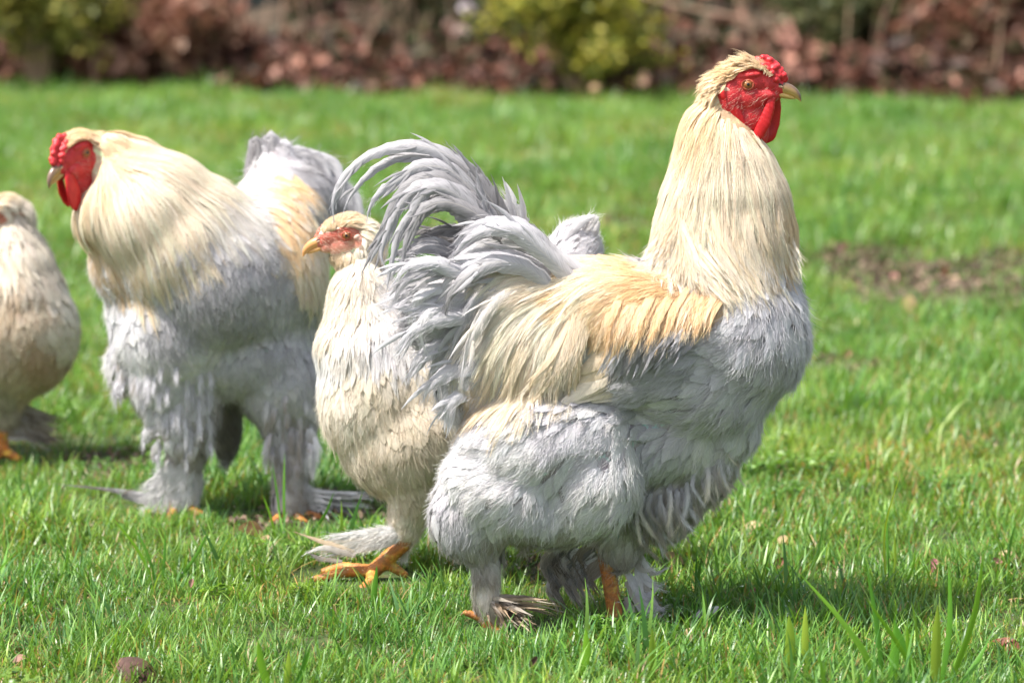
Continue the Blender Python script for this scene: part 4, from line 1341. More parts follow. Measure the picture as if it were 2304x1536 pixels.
# =================================================================== MAIN ROOSTER
def main_rooster():
    b = Bird('rooster', 4.0, (1250, 1440), 'large pale grey and cream rooster in profile in front, head raised, long curling grey tail', 'rooster')
    h = Head(b, 1682, 189, 0, R(-4), 0.0)
    h.build()
    b.blobs += h.trunk_blobs()
    b.tube([(1612, 250, 0, 28), (1600, 290, 0, 64), (1618, 345, 0, 96), (1628, 400, 0, 118), (1632, 470, 0, 142), (1630, 540, 0, 158), (1622, 620, 0, 165), (1630, 700, 0, 172)], flat=0.85)
    b.ell(1640, 745, -10, 178, 165, 180)                   # breast
    b.ell(1560, 830, 0, 190, 160, 150, 20)
    b.ell(1440, 760, 0, 270, 165, 165)                     # trunk
    b.ell(1230, 780, 0, 200, 150, 175)
    b.ell(1150, 700, 0, 130, 120, 150, -35)                # saddle rising to the tail
    b.ell(1110, 600, 0, 90, 80, 110, -20)
    b.ell(1330, 660, 0, 170, 120, 75, -3)
    b.ell(1450, 735, -110, 185, 75, 110, 18)               # folded wings
    b.ell(1450, 735, 110, 185, 75, 110, 18)
    b.ell(1090, 800, 0, 105, 110, 150, 20)                 # fluff under the tail
    b.ell(990, 700, 0, 75, 80, 95)
    b.ell(1230, 1000, -68, 205, 120, 125, -8)              # near thigh
    b.ell(1325, 1080, -82, 112, 98, 132, 8)
    b.ell(1240, 1145, -60, 120, 85, 78)
    b.ell(1130, 1110, -80, 140, 95, 95, 25)
    b.ell(1060, 1160, -62, 90, 72, 100, -12)
    b.ell(1175, 1160, -55, 90, 70, 62)
    b.ell(1510, 950, 25, 150, 110, 130, 24)                # belly and far thigh
    b.ell(1570, 1030, 70, 92, 80, 115, 20)
    b.ell(1500, 1110, 60, 80, 66, 105, 10)
    b.ell(1430, 1130, 60, 60, 66, 90)
    b.ell(1400, 980, 20, 160, 110, 120)
    b.ell(1622, 955, 30, 88, 95, 90, 30)
    b.tube([(1085, 1200, -50, 46), (1098, 1270, -50, 28), (1092, 1350, -50, 26), (1110, 1385, -50, 28)])     # near shank, feathered
    b.tube([(1400, 1190, 70, 60), (1395, 1240, 70, 42)])
    b.trunk(0.0062, 15)
    # head + feet
    pieces = [(h.hv, h.hf, h.hcol)]
    pieces.append(foot_piece(b, [
        [(1098, 1340, -50, 26), (1105, 1400, -50, 24), (1118, 1418, -52, 22)],
        [(1112, 1412, -52, 15), (1165, 1432, -80, 13), (1215, 1442, -100, 10)],
        [(1112, 1412, -52, 17), (1170, 1424, -30, 13), (1235, 1428, -12, 10)],
        [(1112, 1412, -52, 16), (1130, 1440, -110, 12), (1150, 1452, -140, 9)],
        [(1108, 1405, -50, 14), (1075, 1385, -52, 11), (1048, 1378, -54, 7)]]))
    pieces.append(foot_piece(b, [
        [(1362, 1230, 70, 22), (1370, 1290, 68, 19), (1383, 1375, 66, 18), (1386, 1392, 66, 20)],
        [(1388, 1392, 66, 16), (1440, 1408, 50, 13), (1480, 1414, 40, 9)],
        [(1388, 1392, 66, 16), (1440, 1400, 100, 12), (1490, 1402, 125, 8)],
        [(1388, 1392, 66, 15), (1400, 1412, 10, 11)],
        [(1385, 1392, 66, 13), (1350, 1396, 70, 9)]]))

    wingpoly = [(1250, 585), (1400, 570), (1520, 560), (1640, 600), (1640, 665), (1590, 712), (1520, 742), (1430, 752), (1350, 740), (1310, 700), (1260, 660)]
    sadpoly = [(1400, 570), (1300, 560), (1200, 570), (1130, 600), (1070, 680), (1050, 780), (1070, 860), (1200, 860), (1290, 825), (1325, 740), (1345, 670), (1400, 620)]

    def tcol(v):
        q = toplane(v, b.Y0)
        c = np.tile(np.array(PAL['lav']) * 0.8, (len(v), 1))
        c[q[:, 1] < 560] = np.array(PAL['straw']) * 0.8
        c[in_poly(q[:, 0], q[:, 1], wingpoly) | in_poly(q[:, 0], q[:, 1], sadpoly)] = np.array(PAL['buff']) * 0.75
        return c
    b.body(tcol, pieces)
    for a, z in (((1213, 1441, -100), (1232, 1452, -106)), ((1233, 1427, -12), (1254, 1436, -10)), ((1150, 1450, -140), (1160, 1460, -150)), ((1050, 1378, -54), (1036, 1384, -55)), ((1478, 1413, 40), (1498, 1420, 38))):
        claw(b, a, z)
    # ---------- head feathers
    h.plumes([(1700, 128, -1, -.15, 36, 5, 'buff', 1, 'cream'), (1660, 132, -1, .15, 32, 5, 'buff', 1, 'cream'), (1620, 160, -1, .35, 36, 5, 'buff', 1, 'cream'),
              (1590, 190, -1, .5, 38, 8, 'buff', 1, 'cream'), (1570, 230, -.8, .8, 44, 8, 'cream', 1), (1600, 260, -.35, 1, 60, 9, 'cream', 1, 'creamw'),
              (1640, 300, -.05, 1, 90, 14, 'cream', 1, 'creamw'), (1715, 165, -.8, .5, 16, 4, 'buff', 1, 'cream'), (1650, 165, -1, .3, 26, 6, 'buff', 1)], cover=9, lift=0.5, jitter=0.3)

    # ---------- body plumage
    C = [(1640, 640, -.2, 1, 66, 44, 'lav', 2, 'lavl'), (1740, 640, 0, 1, 66, 44, 'lav', 2, 'lavl'), (1800, 700, -.1, 1, 60, 42, 'lavl', 2),
         (1790, 800, -.45, 1, 60, 44, 'lav', 2, 'lavl'), (1700, 760, -.6, .9, 66, 46, 'lav', 2, 'lavl'), (1720, 880, -.9, .8, 66, 40, 'lav', 2, 'lavl'),
         (1600, 760, -.95, .35, 72, 42, 'lav', 2, 'lavl'), (1500, 830, -1, .35, 78, 38, 'lav', 2, 'white'), (1440, 900, -1, .35, 74, 36, 'lavl', 2, 'white'),
         (1620, 900, -.95, .6, 74, 42, 'lav', 2, 'lavl'), (1500, 980, -.8, .75, 72, 38, 'lav', 2, 'lavl'), (1620, 980, -.45, 1, 76, 36, 'lavl', 2, 'white'),
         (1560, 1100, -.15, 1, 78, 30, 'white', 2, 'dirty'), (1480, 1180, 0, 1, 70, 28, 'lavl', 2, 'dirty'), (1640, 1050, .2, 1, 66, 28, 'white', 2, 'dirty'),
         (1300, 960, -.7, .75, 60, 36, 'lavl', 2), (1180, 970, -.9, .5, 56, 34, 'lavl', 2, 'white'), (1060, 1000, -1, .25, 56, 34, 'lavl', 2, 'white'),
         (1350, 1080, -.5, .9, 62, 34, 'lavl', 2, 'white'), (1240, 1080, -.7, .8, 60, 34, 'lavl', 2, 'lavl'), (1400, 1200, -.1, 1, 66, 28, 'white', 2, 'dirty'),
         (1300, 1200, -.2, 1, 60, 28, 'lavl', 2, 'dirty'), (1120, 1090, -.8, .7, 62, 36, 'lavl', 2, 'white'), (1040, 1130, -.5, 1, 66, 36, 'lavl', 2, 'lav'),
         (1000, 1200, -.1, 1, 72, 34, 'lav', 2, 'dirty'), (1080, 1220, .1, 1, 62, 30, 'lavl', 2, 'dirty'), (1160, 1190, .15, 1, 56, 28, 'lavl', 2, 'dirty'),
         (1095, 1280, -.1, 1, 46, 22, 'white', 2, 'henw'), (1095, 1340, 0, 1, 40, 20, 'henw', 2, 'dirty'),
         (1240, 860, -.6, .9, 70, 40, 'lav', 2), (1000, 760, -.8, .5, 76, 44, 'lav', 2, 'lavl'), (960, 700, -.9, .1, 70, 40, 'lavd', 2, 'lav'),
         (1060, 880, -.5, .9, 74, 44, 'lav', 2, 'lavl'), (1100, 620, -.7, .1, 84, 34, 'lav', 0, 'lavl'), (1200, 700, -.6, .8, 84, 34, 'lav', 0, 'lavl'),
         (1150, 780, -.5, .9, 80, 34, 'lav', 0), (1300, 720, -.5, .9, 60, 30, 'lav', 0)]
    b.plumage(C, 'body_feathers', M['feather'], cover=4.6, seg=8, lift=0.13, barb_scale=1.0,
              region=lambda pp, p0, nn: (pp[:, 1] > 520) & ~in_poly(pp[:, 0], pp[:, 1], [(1150, 640), (1330, 600), (1330, 740), (1270, 800), (1120, 830), (1090, 740)]) & ~in_poly(pp[:, 0], pp[:, 1], [(1300, 600), (1520, 575), (1620, 620), (1640, 690), (1580, 745), (1420, 760), (1330, 740)]))
    # buff shoulder and wing bow
    C = [(1380, 610, -1, .35, 62, 16, 'buff', 1, 'cream'), (1480, 640, -.9, .6, 62, 18, 'buff', 1, 'gold'), (1600, 650, -.8, .8, 58, 16, 'gold', 1, 'cream'),
         (1560, 720, -.75, .75, 60, 16, 'buff', 1, 'cream'), (1440, 710, -.65, .85, 60, 16, 'gold', 1, 'buff'), (1350, 700, -.55, .9, 60, 16, 'buff', 1, 'cream'),
         (1300, 620, -1, .4, 66, 16, 'cream', 1, 'buff'), (1400, 770, -.5, .9, 52, 16, 'buff', 1, 'cream'), (1500, 770, -.6, .8, 52, 16, 'cream', 1, 'buff')]
    b.plumage(C, 'shoulder_feathers', M['silk'], cover=7, seg=6, lift=0.10, barb_scale=1.2,
              region=lambda pp, p0, nn: in_poly(pp[:, 0], pp[:, 1], wingpoly), single=('shoulder_feather', 1, 60, lambda p: p[:, 1] > 560))
    # saddle hackle, long narrow feathers pouring over the flank
    C = [(1370, 600, -1, .3, 120, 15, 'cream', 1, 'creamw'), (1290, 620, -.85, .55, 160, 15, 'cream', 1, 'creamw'), (1220, 620, -.9, .45, 160, 15, 'creamw', 1),
         (1160, 640, -.9, .55, 150, 18, 'lavl', 1, 'creamw'), (1280, 700, -.45, .95, 170, 15, 'creamw', 1), (1200, 720, -.45, .95, 180, 15, 'creamw', 1, 'cream'),
         (1110, 720, -.5, .95, 150, 21, 'lavl', 1, 'creamw'), (1260, 800, -.25, 1, 150, 15, 'cream', 1, 'creamw'), (1170, 820, -.22, 1, 170, 15, 'creamw', 1, 'cream'),
         (1090, 840, -.25, 1, 150, 15, 'cream', 1, 'tan')]
    b.plumage(C, 'saddle_feathers', M['silk'], cover=9, seg=9, lift=0.07, barb_scale=1.4, jitter=0.10,
              region=lambda pp, p0, nn: in_poly(pp[:, 0], pp[:, 1], sadpoly), single=('saddle_feather', 1, 90, lambda p: p[:, 1] > 700))
    # neck hackle
    C = [(1620, 210, -.35, 1, 110, 14, 'buff', 1, 'cream'), (1560, 230, -.5, 1, 110, 14, 'buff', 1, 'cream'), (1540, 320, -.25, 1, 150, 14, 'cream', 1, 'creamw'),
         (1620, 330, -.12, 1, 160, 14, 'cream', 1, 'creamw'), (1700, 350, .1, 1, 150, 14, 'cream', 1, 'creamw'), (1760, 400, .15, 1, 150, 16, 'straw', 1, 'cream'),  # straw puts the shaded front of the neck into the feather colour
         (1790, 470, .05, 1, 130, 14, 'straw', 1, 'cream'), (1500, 430, -.3, 1, 170, 16, 'cream', 1, 'creamw'), (1590, 450, -.05, 1, 180, 16, 'cream', 1, 'creamw'),
         (1680, 460, .15, 1, 180, 16, 'cream', 1, 'creamw'), (1460, 520, -.45, 1, 140, 18, 'creamw', 1), (1540, 550, .25, 1, 150, 18, 'creamw', 1),
         (1640, 560, .35, 1, 140, 18, 'creamw', 1, 'cream'), (1740, 540, .15, 1, 110, 16, 'cream', 1, 'straw')]

    def neck_reg(pp, p0, nn):
        l = h.L(p0)
        lim = 560 + 0 * pp[:, 0]
        return (pp[:, 1] < np.interp(pp[:, 0], (1380, 1460, 1560, 1660, 1760, 1800), (540, 545, 560, 570, 530, 470))) & (pp[:, 0] > 1395) & (pp[:, 1] > 200) & ~(in_poly(l[:, 0], l[:, 2], ROO_FACE) & (np.abs(l[:, 1]) < 45) & (l[:, 2] > -88))
    b.plumage(C, 'neck_hackle', M['silk'], cover=9, seg=10, lift=0.05, barb_scale=1.6, jitter=0.09, region=neck_reg, far=0.7,
              single=('hackle_feather', 1, 90, lambda p: p[:, 1] > 520))
    hp = Plumes()
    # ---------- the longest hackles, spreading in pointed strands over shoulder and breast
    for i in range(120):
        t = (i + rng.random()) / 120
        x1 = 1452 + 350 * t + 8 * rng.normal()
        y1 = np.interp(x1, (1440, 1480, 1540, 1620, 1700, 1760, 1810), (585, 600, 640, 682, 672, 655, 600)) - abs(rng.normal()) * 22
        sw = np.interp(x1, (1440, 1500, 1620, 1700, 1810), (-10, 28, 72, 44, 6)) * rng.uniform(.7, 1.2)
        x0, y0 = x1 - sw - 12, y1 - rng.uniform(130, 200)
        x0 = np.clip(x0, 1532, 1748)
        pts = [b.on(x0, y0, 3), b.on(x0 + sw * .12, (y0 * .6 + y1 * .4), 14), b.on(x0 * .4 + x1 * .6, (y0 * .25 + y1 * .75), 22), b.on(x1, y1, 24)]
        b.feather('hackle_feather', pts, rng.uniform(13, 21), 'cream', 'creamw' if i % 4 else 'cream', shape=1, n=14, m=5, camber=.06, mat='silk', face=(0.1 + .2 * t, -1, .25), hairs=hp, barbs=34, blen=1.6, bang=.12, splits=1)
    # ---------- wing flight feathers and coverts
    for i, (x0, y0, x1, y1, wd) in enumerate(((1420, 800, 1275, 900, 40), (1430, 825, 1262, 905, 34), (1440, 850, 1270, 908, 30), (1445, 868, 1290, 902, 24), (1450, 880, 1330, 904, 20), (1400, 785, 1290, 870, 40), (1385, 775, 1300, 840, 38))):
        b.feather('flight_feather', [b.on(x0, y0, 10), b.on((x0 + x1) / 2 + 10, (y0 + y1) / 2 - 4, 19 - i), b.on(x1, y1, 22 - i)], wd, 'cream', 'creamw' if i < 5 else 'cream', shape=0, face=(0.1, -1, 0.35), camber=0.15, ragged=0.03, hairs=hp, barbs=20, blen=0.3)
    for y0, wd, ca in ((893, 13, 'tan'), (900, 11, 'straw')):
        b.feather('flight_feather', [b.on(1425, y0 - 6, 6), b.on(1350, y0, 16), b.on(1272, y0 + 8, 18)], wd, ca, 'smoke' if y0 < 895 else 'tan', shape=1, face=(0, -1, 0.4), camber=.1, hairs=hp, barbs=10, blen=.3)
    for row, (yo, dd, nn__) in enumerate(((0, 6, 13), (-24, 10, 12))):
        for i in range(nn__):
            t = i / (nn__ - 1)
            x1 = 1352 + 165 * t + 6 * rng.normal(); y1 = 886 - 80 * t ** 1.2 - 26 * max(0, .25 - t) * 4 + yo + 7 * rng.normal()
            x0 = x1 + 34 + 16 * t; y0 = y1 - 78 + 16 * t
            b.feather('wing_covert', [b.on(x0, y0, 8 + dd), b.on((x0 + x1) / 2, (y0 + y1) / 2, 24 + dd), b.on(x1, y1, 34 + dd)], rng.uniform(20, 30), 'lav' if row < 2 else 'buff', ('lavd' if rng.random() < .45 else 'lav') if row < 2 else 'cream', shape=1, n=10, camber=.1, face=(-.1, -1, 0.2), hairs=hp, barbs=40, blen=0.5, splits=2)
    for i in range(70):
        t = rng.random()
        x1 = 1345 + 240 * t + 6 * rng.normal(); y1 = 788 - 52 * t + 14 * rng.normal()
        b.feather('shoulder_feather', [b.on(x1 + 34 + 14 * t, y1 - 92, 8), b.on(x1 + 18, y1 - 50, 24), b.on(x1, y1, 38)], rng.uniform(12, 19), 'gold', 'buff' if i % 3 else 'cream', shape=1, n=9, m=3, camber=.05, mat='silk', face=(0, -1, .25), hairs=hp, barbs=26, blen=1.5, bang=.15)
    # ---------- ragged fluff hanging under the belly
    for i in range(110):
        t = rng.random()
        x1 = 1420 + 240 * t; y1 = np.interp(x1, (1420, 1540, 1600, 1670), (1235, 1200, 1125, 1030)) - 12 + 16 * rng.normal()
        dy0 = rng.uniform(-60, 60)
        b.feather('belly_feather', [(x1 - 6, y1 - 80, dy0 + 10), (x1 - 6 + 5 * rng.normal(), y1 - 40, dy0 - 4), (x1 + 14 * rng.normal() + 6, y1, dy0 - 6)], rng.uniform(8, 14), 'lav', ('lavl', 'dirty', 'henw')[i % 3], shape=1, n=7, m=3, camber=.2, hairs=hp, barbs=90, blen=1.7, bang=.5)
    # ---------- near thigh feathers overlapping the wing edge
    for i in range(40):
        t = rng.random()
        x0, y0 = 1580 - 150 * t + 10 * rng.normal(), 800 + 100 * t + 20 * rng.normal()
        b.feather('flank_feather', [b.on(x0, y0, 8), b.on(x0 - 34, y0 + 10, 22), b.on(x0 - 66, y0 + 20, 30)], rng.uniform(24, 34), 'lav', 'lavl', shape=2, n=8, m=5, camber=.2, face=(0, -1, .2), hairs=hp, barbs=60, blen=.8)
    for i in range(46):
        t = rng.random()
        x0, y0 = 1335 - 70 * t + 8 * rng.normal(), 665 + 90 * t + 10 * rng.normal()
        x1, y1 = 1292 - 110 * t + 10 * rng.normal(), 860 + 70 * t + 14 * rng.normal()
        b.feather('saddle_feather', [b.on(x0, y0, 8), b.on((x0 * .62 + x1 * .38) - 8, (y0 + y1) / 2, 24), b.on(x1 + 4, y0 * .2 + y1 * .8, 26), b.on(x1, y1, 22)], rng.uniform(11, 17), 'cream', 'creamw' if i % 3 else 'cream', shape=1, n=12, m=3, camber=.05, mat='silk', face=(0, -1, .3), hairs=hp, barbs=24, blen=2.0, bang=.12)
    # ---------- tail: long curling sickles, traced in the photo, each at its own depth
    S = [  # (points), width, depth0, depth1, colours
        ([(1160, 560), (1128, 486), (1070, 394), (1002, 345), (935, 326), (880, 330), (825, 352), (782, 388), (756, 432), (749, 466), (752, 500)], 30, 10, -20, 'tail', 'lav'),
        ([(1150, 560), (1110, 470), (1050, 392), (980, 360), (905, 352), (850, 376), (808, 415), (785, 448), (772, 478)], 24, 30, 0, 'tail', 'lav'),
        ([(1150, 580), (1100, 480), (1050, 415), (1000, 378), (940, 376), (897, 404), (858, 430), (834, 463), (824, 502)], 34, -20, -50, 'tail', 'lav'),
        ([(1140, 590), (1090, 490), (1030, 424), (976, 396), (917, 420), (878, 482), (856, 535), (828, 585), (811, 622)], 30, -40, -70, 'lavd', 'tail'),
        ([(1140, 600), (1100, 500), (1050, 442), (992, 415), (943, 420), (908, 450), (884, 495), (864, 544), (858, 577), (872, 612)], 30, -60, -90, 'tail', 'lav'),
        ([(1150, 600), (1110, 520), (1060, 465), (1008, 428), (962, 428), (930, 476), (897, 528), (884, 577), (875, 625), (868, 662)], 28, -70, -100, 'tail', 'lav'),
        ([(1160, 610), (1120, 530), (1070, 480), (1010, 455), (962, 465), (936, 500), (915, 545), (905, 590), (898, 640)], 30, -80, -110, 'lavd', 'tail'),
        ([(1170, 600), (1140, 520), (1105, 450), (1060, 400), (1005, 385), (950, 398), (905, 430)], 38, 0, -30, 'lavd', 'tail'),
        ([(1165, 600), (1135, 510), (1095, 430), (1045, 385), (990, 365), (930, 362)], 36, 20, 0, 'lavd', 'tail'),
        ([(1180, 600), (1150, 520), (1120, 450), (1075, 390), (1040, 360), (1005, 322)], 22, 20, 10, 'lavd', 'tail'),
        ([(1180, 600), (1155, 530), (1118, 450), (1085, 405), (1050, 372), (1022, 348)], 24, 0, 10, 'lavd', 'tail'),
        ([(1160, 610), (1120, 520), (1070, 460), (1010, 430), (965, 450), (925, 470)], 40, -30, -60, 'lavd', 'tail'),
        ([(1160, 610), (1110, 550), (1060, 490), (1015, 460), (975, 470), (945, 500)], 44, -50, -80, 'lavd', 'tail'),
        ([(1185, 590), (1165, 530), (1140, 470), (1110, 428)], 40, 40, 30, 'lavl', 'white'),
        ([(1200, 590), (1180, 520), (1158, 470), (1130, 432)], 40, 60, 50, 'lavl', 'white'),
        ([(1150, 590), (1125, 520), (1090, 460), (1078, 420), (1073, 385)], 20, -40, -50, 'tail', 'lav'),
        ([(1140, 590), (1110, 540), (1092, 480), (1083, 440), (1030, 382)], 16, -60, -70, 'tail', 'lav'),
        ([(1150, 600), (1090, 560), (1050, 525), (1000, 515), (955, 530), (928, 548)], 36, -10, -30, 'smoke', 'lavd'),
        ([(1120, 600), (1060, 560), (1010, 530), (965, 532), (935, 560), (915, 600)], 34, 30, 20, 'smoke', 'lavd'),
    ]
    for pts, wd, d0, d1, ca, cb in S:
        n = len(pts)
        pp = [(x, y, d0 + (d1 - d0) * i / (n - 1)) for i, (x, y) in enumerate(pts)]
        b.feather('sickle_feather', pp, wd * 1.22, ca, cb, shape=1, n=44, camber=0.45, ragged=0.10, face=(0.15, -1.0, 0.35), twist=0.25 * rng.normal(), hairs=hp, barbs=80, blen=0.4, bang=0.35, splits=7)
    # pale coverts arching back over the tail root
    A = [([(1330, 620), (1245, 575), (1190, 525), (1120, 500), (1060, 508), (1022, 545)], 46, 'lavl', 'lav'),
         ([(1300, 640), (1230, 575), (1160, 520), (1100, 515), (1050, 540), (1012, 585)], 46, 'lavl', 'lav'),
         ([(1290, 640), (1210, 570), (1130, 540), (1070, 560), (1020, 595), (998, 640)], 46, 'white', 'lav'),
         ([(1260, 640), (1190, 590), (1120, 575), (1050, 595), (1005, 632), (985, 680)], 46, 'lavl', 'lavl'),
         ([(1250, 650), (1180, 600), (1110, 590), (1050, 620), (1012, 665), (1000, 715)], 48, 'lavl', 'lavd'),
         ([(1240, 660), (1180, 610), (1110, 612), (1060, 650), (1024, 700), (1000, 760)], 48, 'white', 'lav'),
         ([(1230, 680), (1170, 630), (1110, 640), (1060, 690), (1030, 750), (1010, 815)], 46, 'lavl', 'lav'),
         ([(1240, 690), (1180, 650), (1120, 670), (1075, 730), (1050, 790), (1035, 860)], 44, 'creamw', 'lavl'),
         ([(1250, 700), (1190, 670), (1140, 700), (1100, 760), (1070, 830), (1058, 900)], 38, 'creamw', 'lav'),
         ([(1160, 600), (1100, 590), (1030, 600), (970, 620), (920, 660)], 44, 'lavd', 'lavl'),
         ([(1120, 620), (1040, 610), (970, 590), (915, 600), (885, 640)], 42, 'lav', 'lavl'),
         ([(1110, 640), (1040, 640), (975, 640), (920, 660), (870, 700)], 46, 'lav', 'lavl'),
         ([(1100, 660), (1030, 670), (970, 680), (915, 690), (866, 690)], 44, 'lavl', 'lav'),
         ([(1100, 700), (1030, 710), (970, 720), (920, 750), (890, 790)], 46, 'lav', 'lavl'),
         ([(1100, 740), (1030, 760), (980, 780), (940, 810), (915, 850)], 46, 'lavl', 'lav'),
         ([(1110, 790), (1050, 810), (1000, 840), (965, 870), (950, 905)], 46, 'lav', 'lavl'),
         ([(1080, 620), (1010, 600), (950, 610), (905, 640), (880, 690)], 36, 'lavd', 'lav'),
         ([(1060, 600), (1000, 565), (950, 555), (910, 575), (890, 610)], 34, 'lavd', 'lav'),
         ([(1060, 650), (1000, 640), (950, 660), (925, 700), (930, 740)], 36, 'lavl', 'white'),
         ([(1040, 690), (990, 690), (955, 710), (945, 750), (960, 790)], 34, 'lavl', 'white'),
         ([(1100, 820), (1050, 850), (1020, 890), (1015, 930), (1030, 965)], 44, 'lavl', 'white'),
         ([(1090, 860), (1045, 880), (1010, 910), (1000, 945)], 42, 'lav', 'lavl')]
    for j in range(2):
        for i, (pts, wd, ca, cb) in enumerate(A):
            if j == 1 and i % 3 == 0: continue
            n = len(pts)
            dd = -95 - 30 * math.sin(i * 2.1) if j == 0 else -50 - 20 * math.sin(i * 1.3)
            jx, jy = (0, 0) if j == 0 else (rng.normal() * 14 + 6, rng.normal() * 14 - 6)
            b.feather('tail_covert', [(x + jx * i2 / n, y + jy * i2 / n, dd * min(1, 0.75 + .1 * i2) - 18 * math.sin(math.pi * i2 / (n - 1))) for i2, (x, y) in enumerate(pts)], wd * (1 if j == 0 else 1.1), ca, cb,
                      shape=1, n=22, camber=0.5, ragged=0.08, face=(-0.15, -1, 0.4), twist=0.3 * rng.normal(), hairs=hp, barbs=120, blen=0.5, bang=0.35, splits=3)
    # mirrored coverts on the far side so that the tail has two flanks
    for i, (pts, wd, ca, cb) in enumerate(A[::2]):
        n = len(pts)
        b.feather('tail_covert', [(x, y, 90 + 20 * math.sin(i)) for x, y in pts], wd * 1.2, ca, cb, shape=1, n=16, face=(0, 1, .3), hairs=hp, barbs=40)
    # ---------- dirty toe and shank feathers
    for i in range(64):
        a = rng.random()
        x0, y0 = 1080 + 65 * a, 1350 + 60 * a * rng.random()
        ang = rng.uniform(-0.15, 1.45)
        L = rng.uniform(45, 130) * (1.35 if ang < 0.35 else 0.75)
        dz = rng.uniform(-1, 0.35)
        x1, y1 = x0 + L * math.cos(ang), min(y0 + L * math.sin(ang) * 0.9, 1462)
        b.feather('toe_feather', [(x0, y0, -60), ((x0 + x1) / 2, (y0 + y1) / 2 - 8, -60 + dz * 40), (x1 + 6 * rng.normal(), y1, -60 + dz * 170)], rng.uniform(7, 14), ('mud', 'dirty', 'tan')[i % 3], ('mud', 'mud', 'dirty', 'tan')[i % 4], shape=1, n=9, m=3, ragged=0.2, hairs=hp, barbs=20, blen=1.0, bang=.4)
    for i in range(18):
        ang = rng.uniform(0.2, 1.3)
        x0, y0, L = 1405 + 35 * rng.random(), 1230 + 130 * rng.random(), rng.uniform(60, 110)
        b.feather('shank_feather', [(x0, y0, 76), (x0 + L * .4 * math.cos(ang), y0 + L * .5, 70), (x0 + L * math.cos(ang) * .8, min(y0 + L * math.sin(ang), 1400), 60)], rng.uniform(14, 22), 'lavl' if i % 3 else 'dirty', 'white' if i % 2 else 'lav', shape=1, n=9, m=3, hairs=hp, barbs=26, blen=1.0)
    for i in range(52):
        x0, y0 = 1248 + 110 * rng.random(), 1215 + 70 * rng.random()
        L = rng.uniform(35, 110)
        b.feather('shank_feather', [(x0 + 20, y0, 70), (x0 - L * .3, y0 + L * .45, 66), (x0 - 10 * rng.random(), min(y0 + L, 1385), 64)], rng.uniform(12, 20), ('dirty', 'lavl', 'dirty', 'smoke')[i % 4], ('smoke', 'dirty', 'mud')[i % 3], shape=1, n=8, m=3, hairs=hp, barbs=26, blen=1.1)
    hp.build('x', None, b.root, 'tail_barbs', 0.0002)
    return b





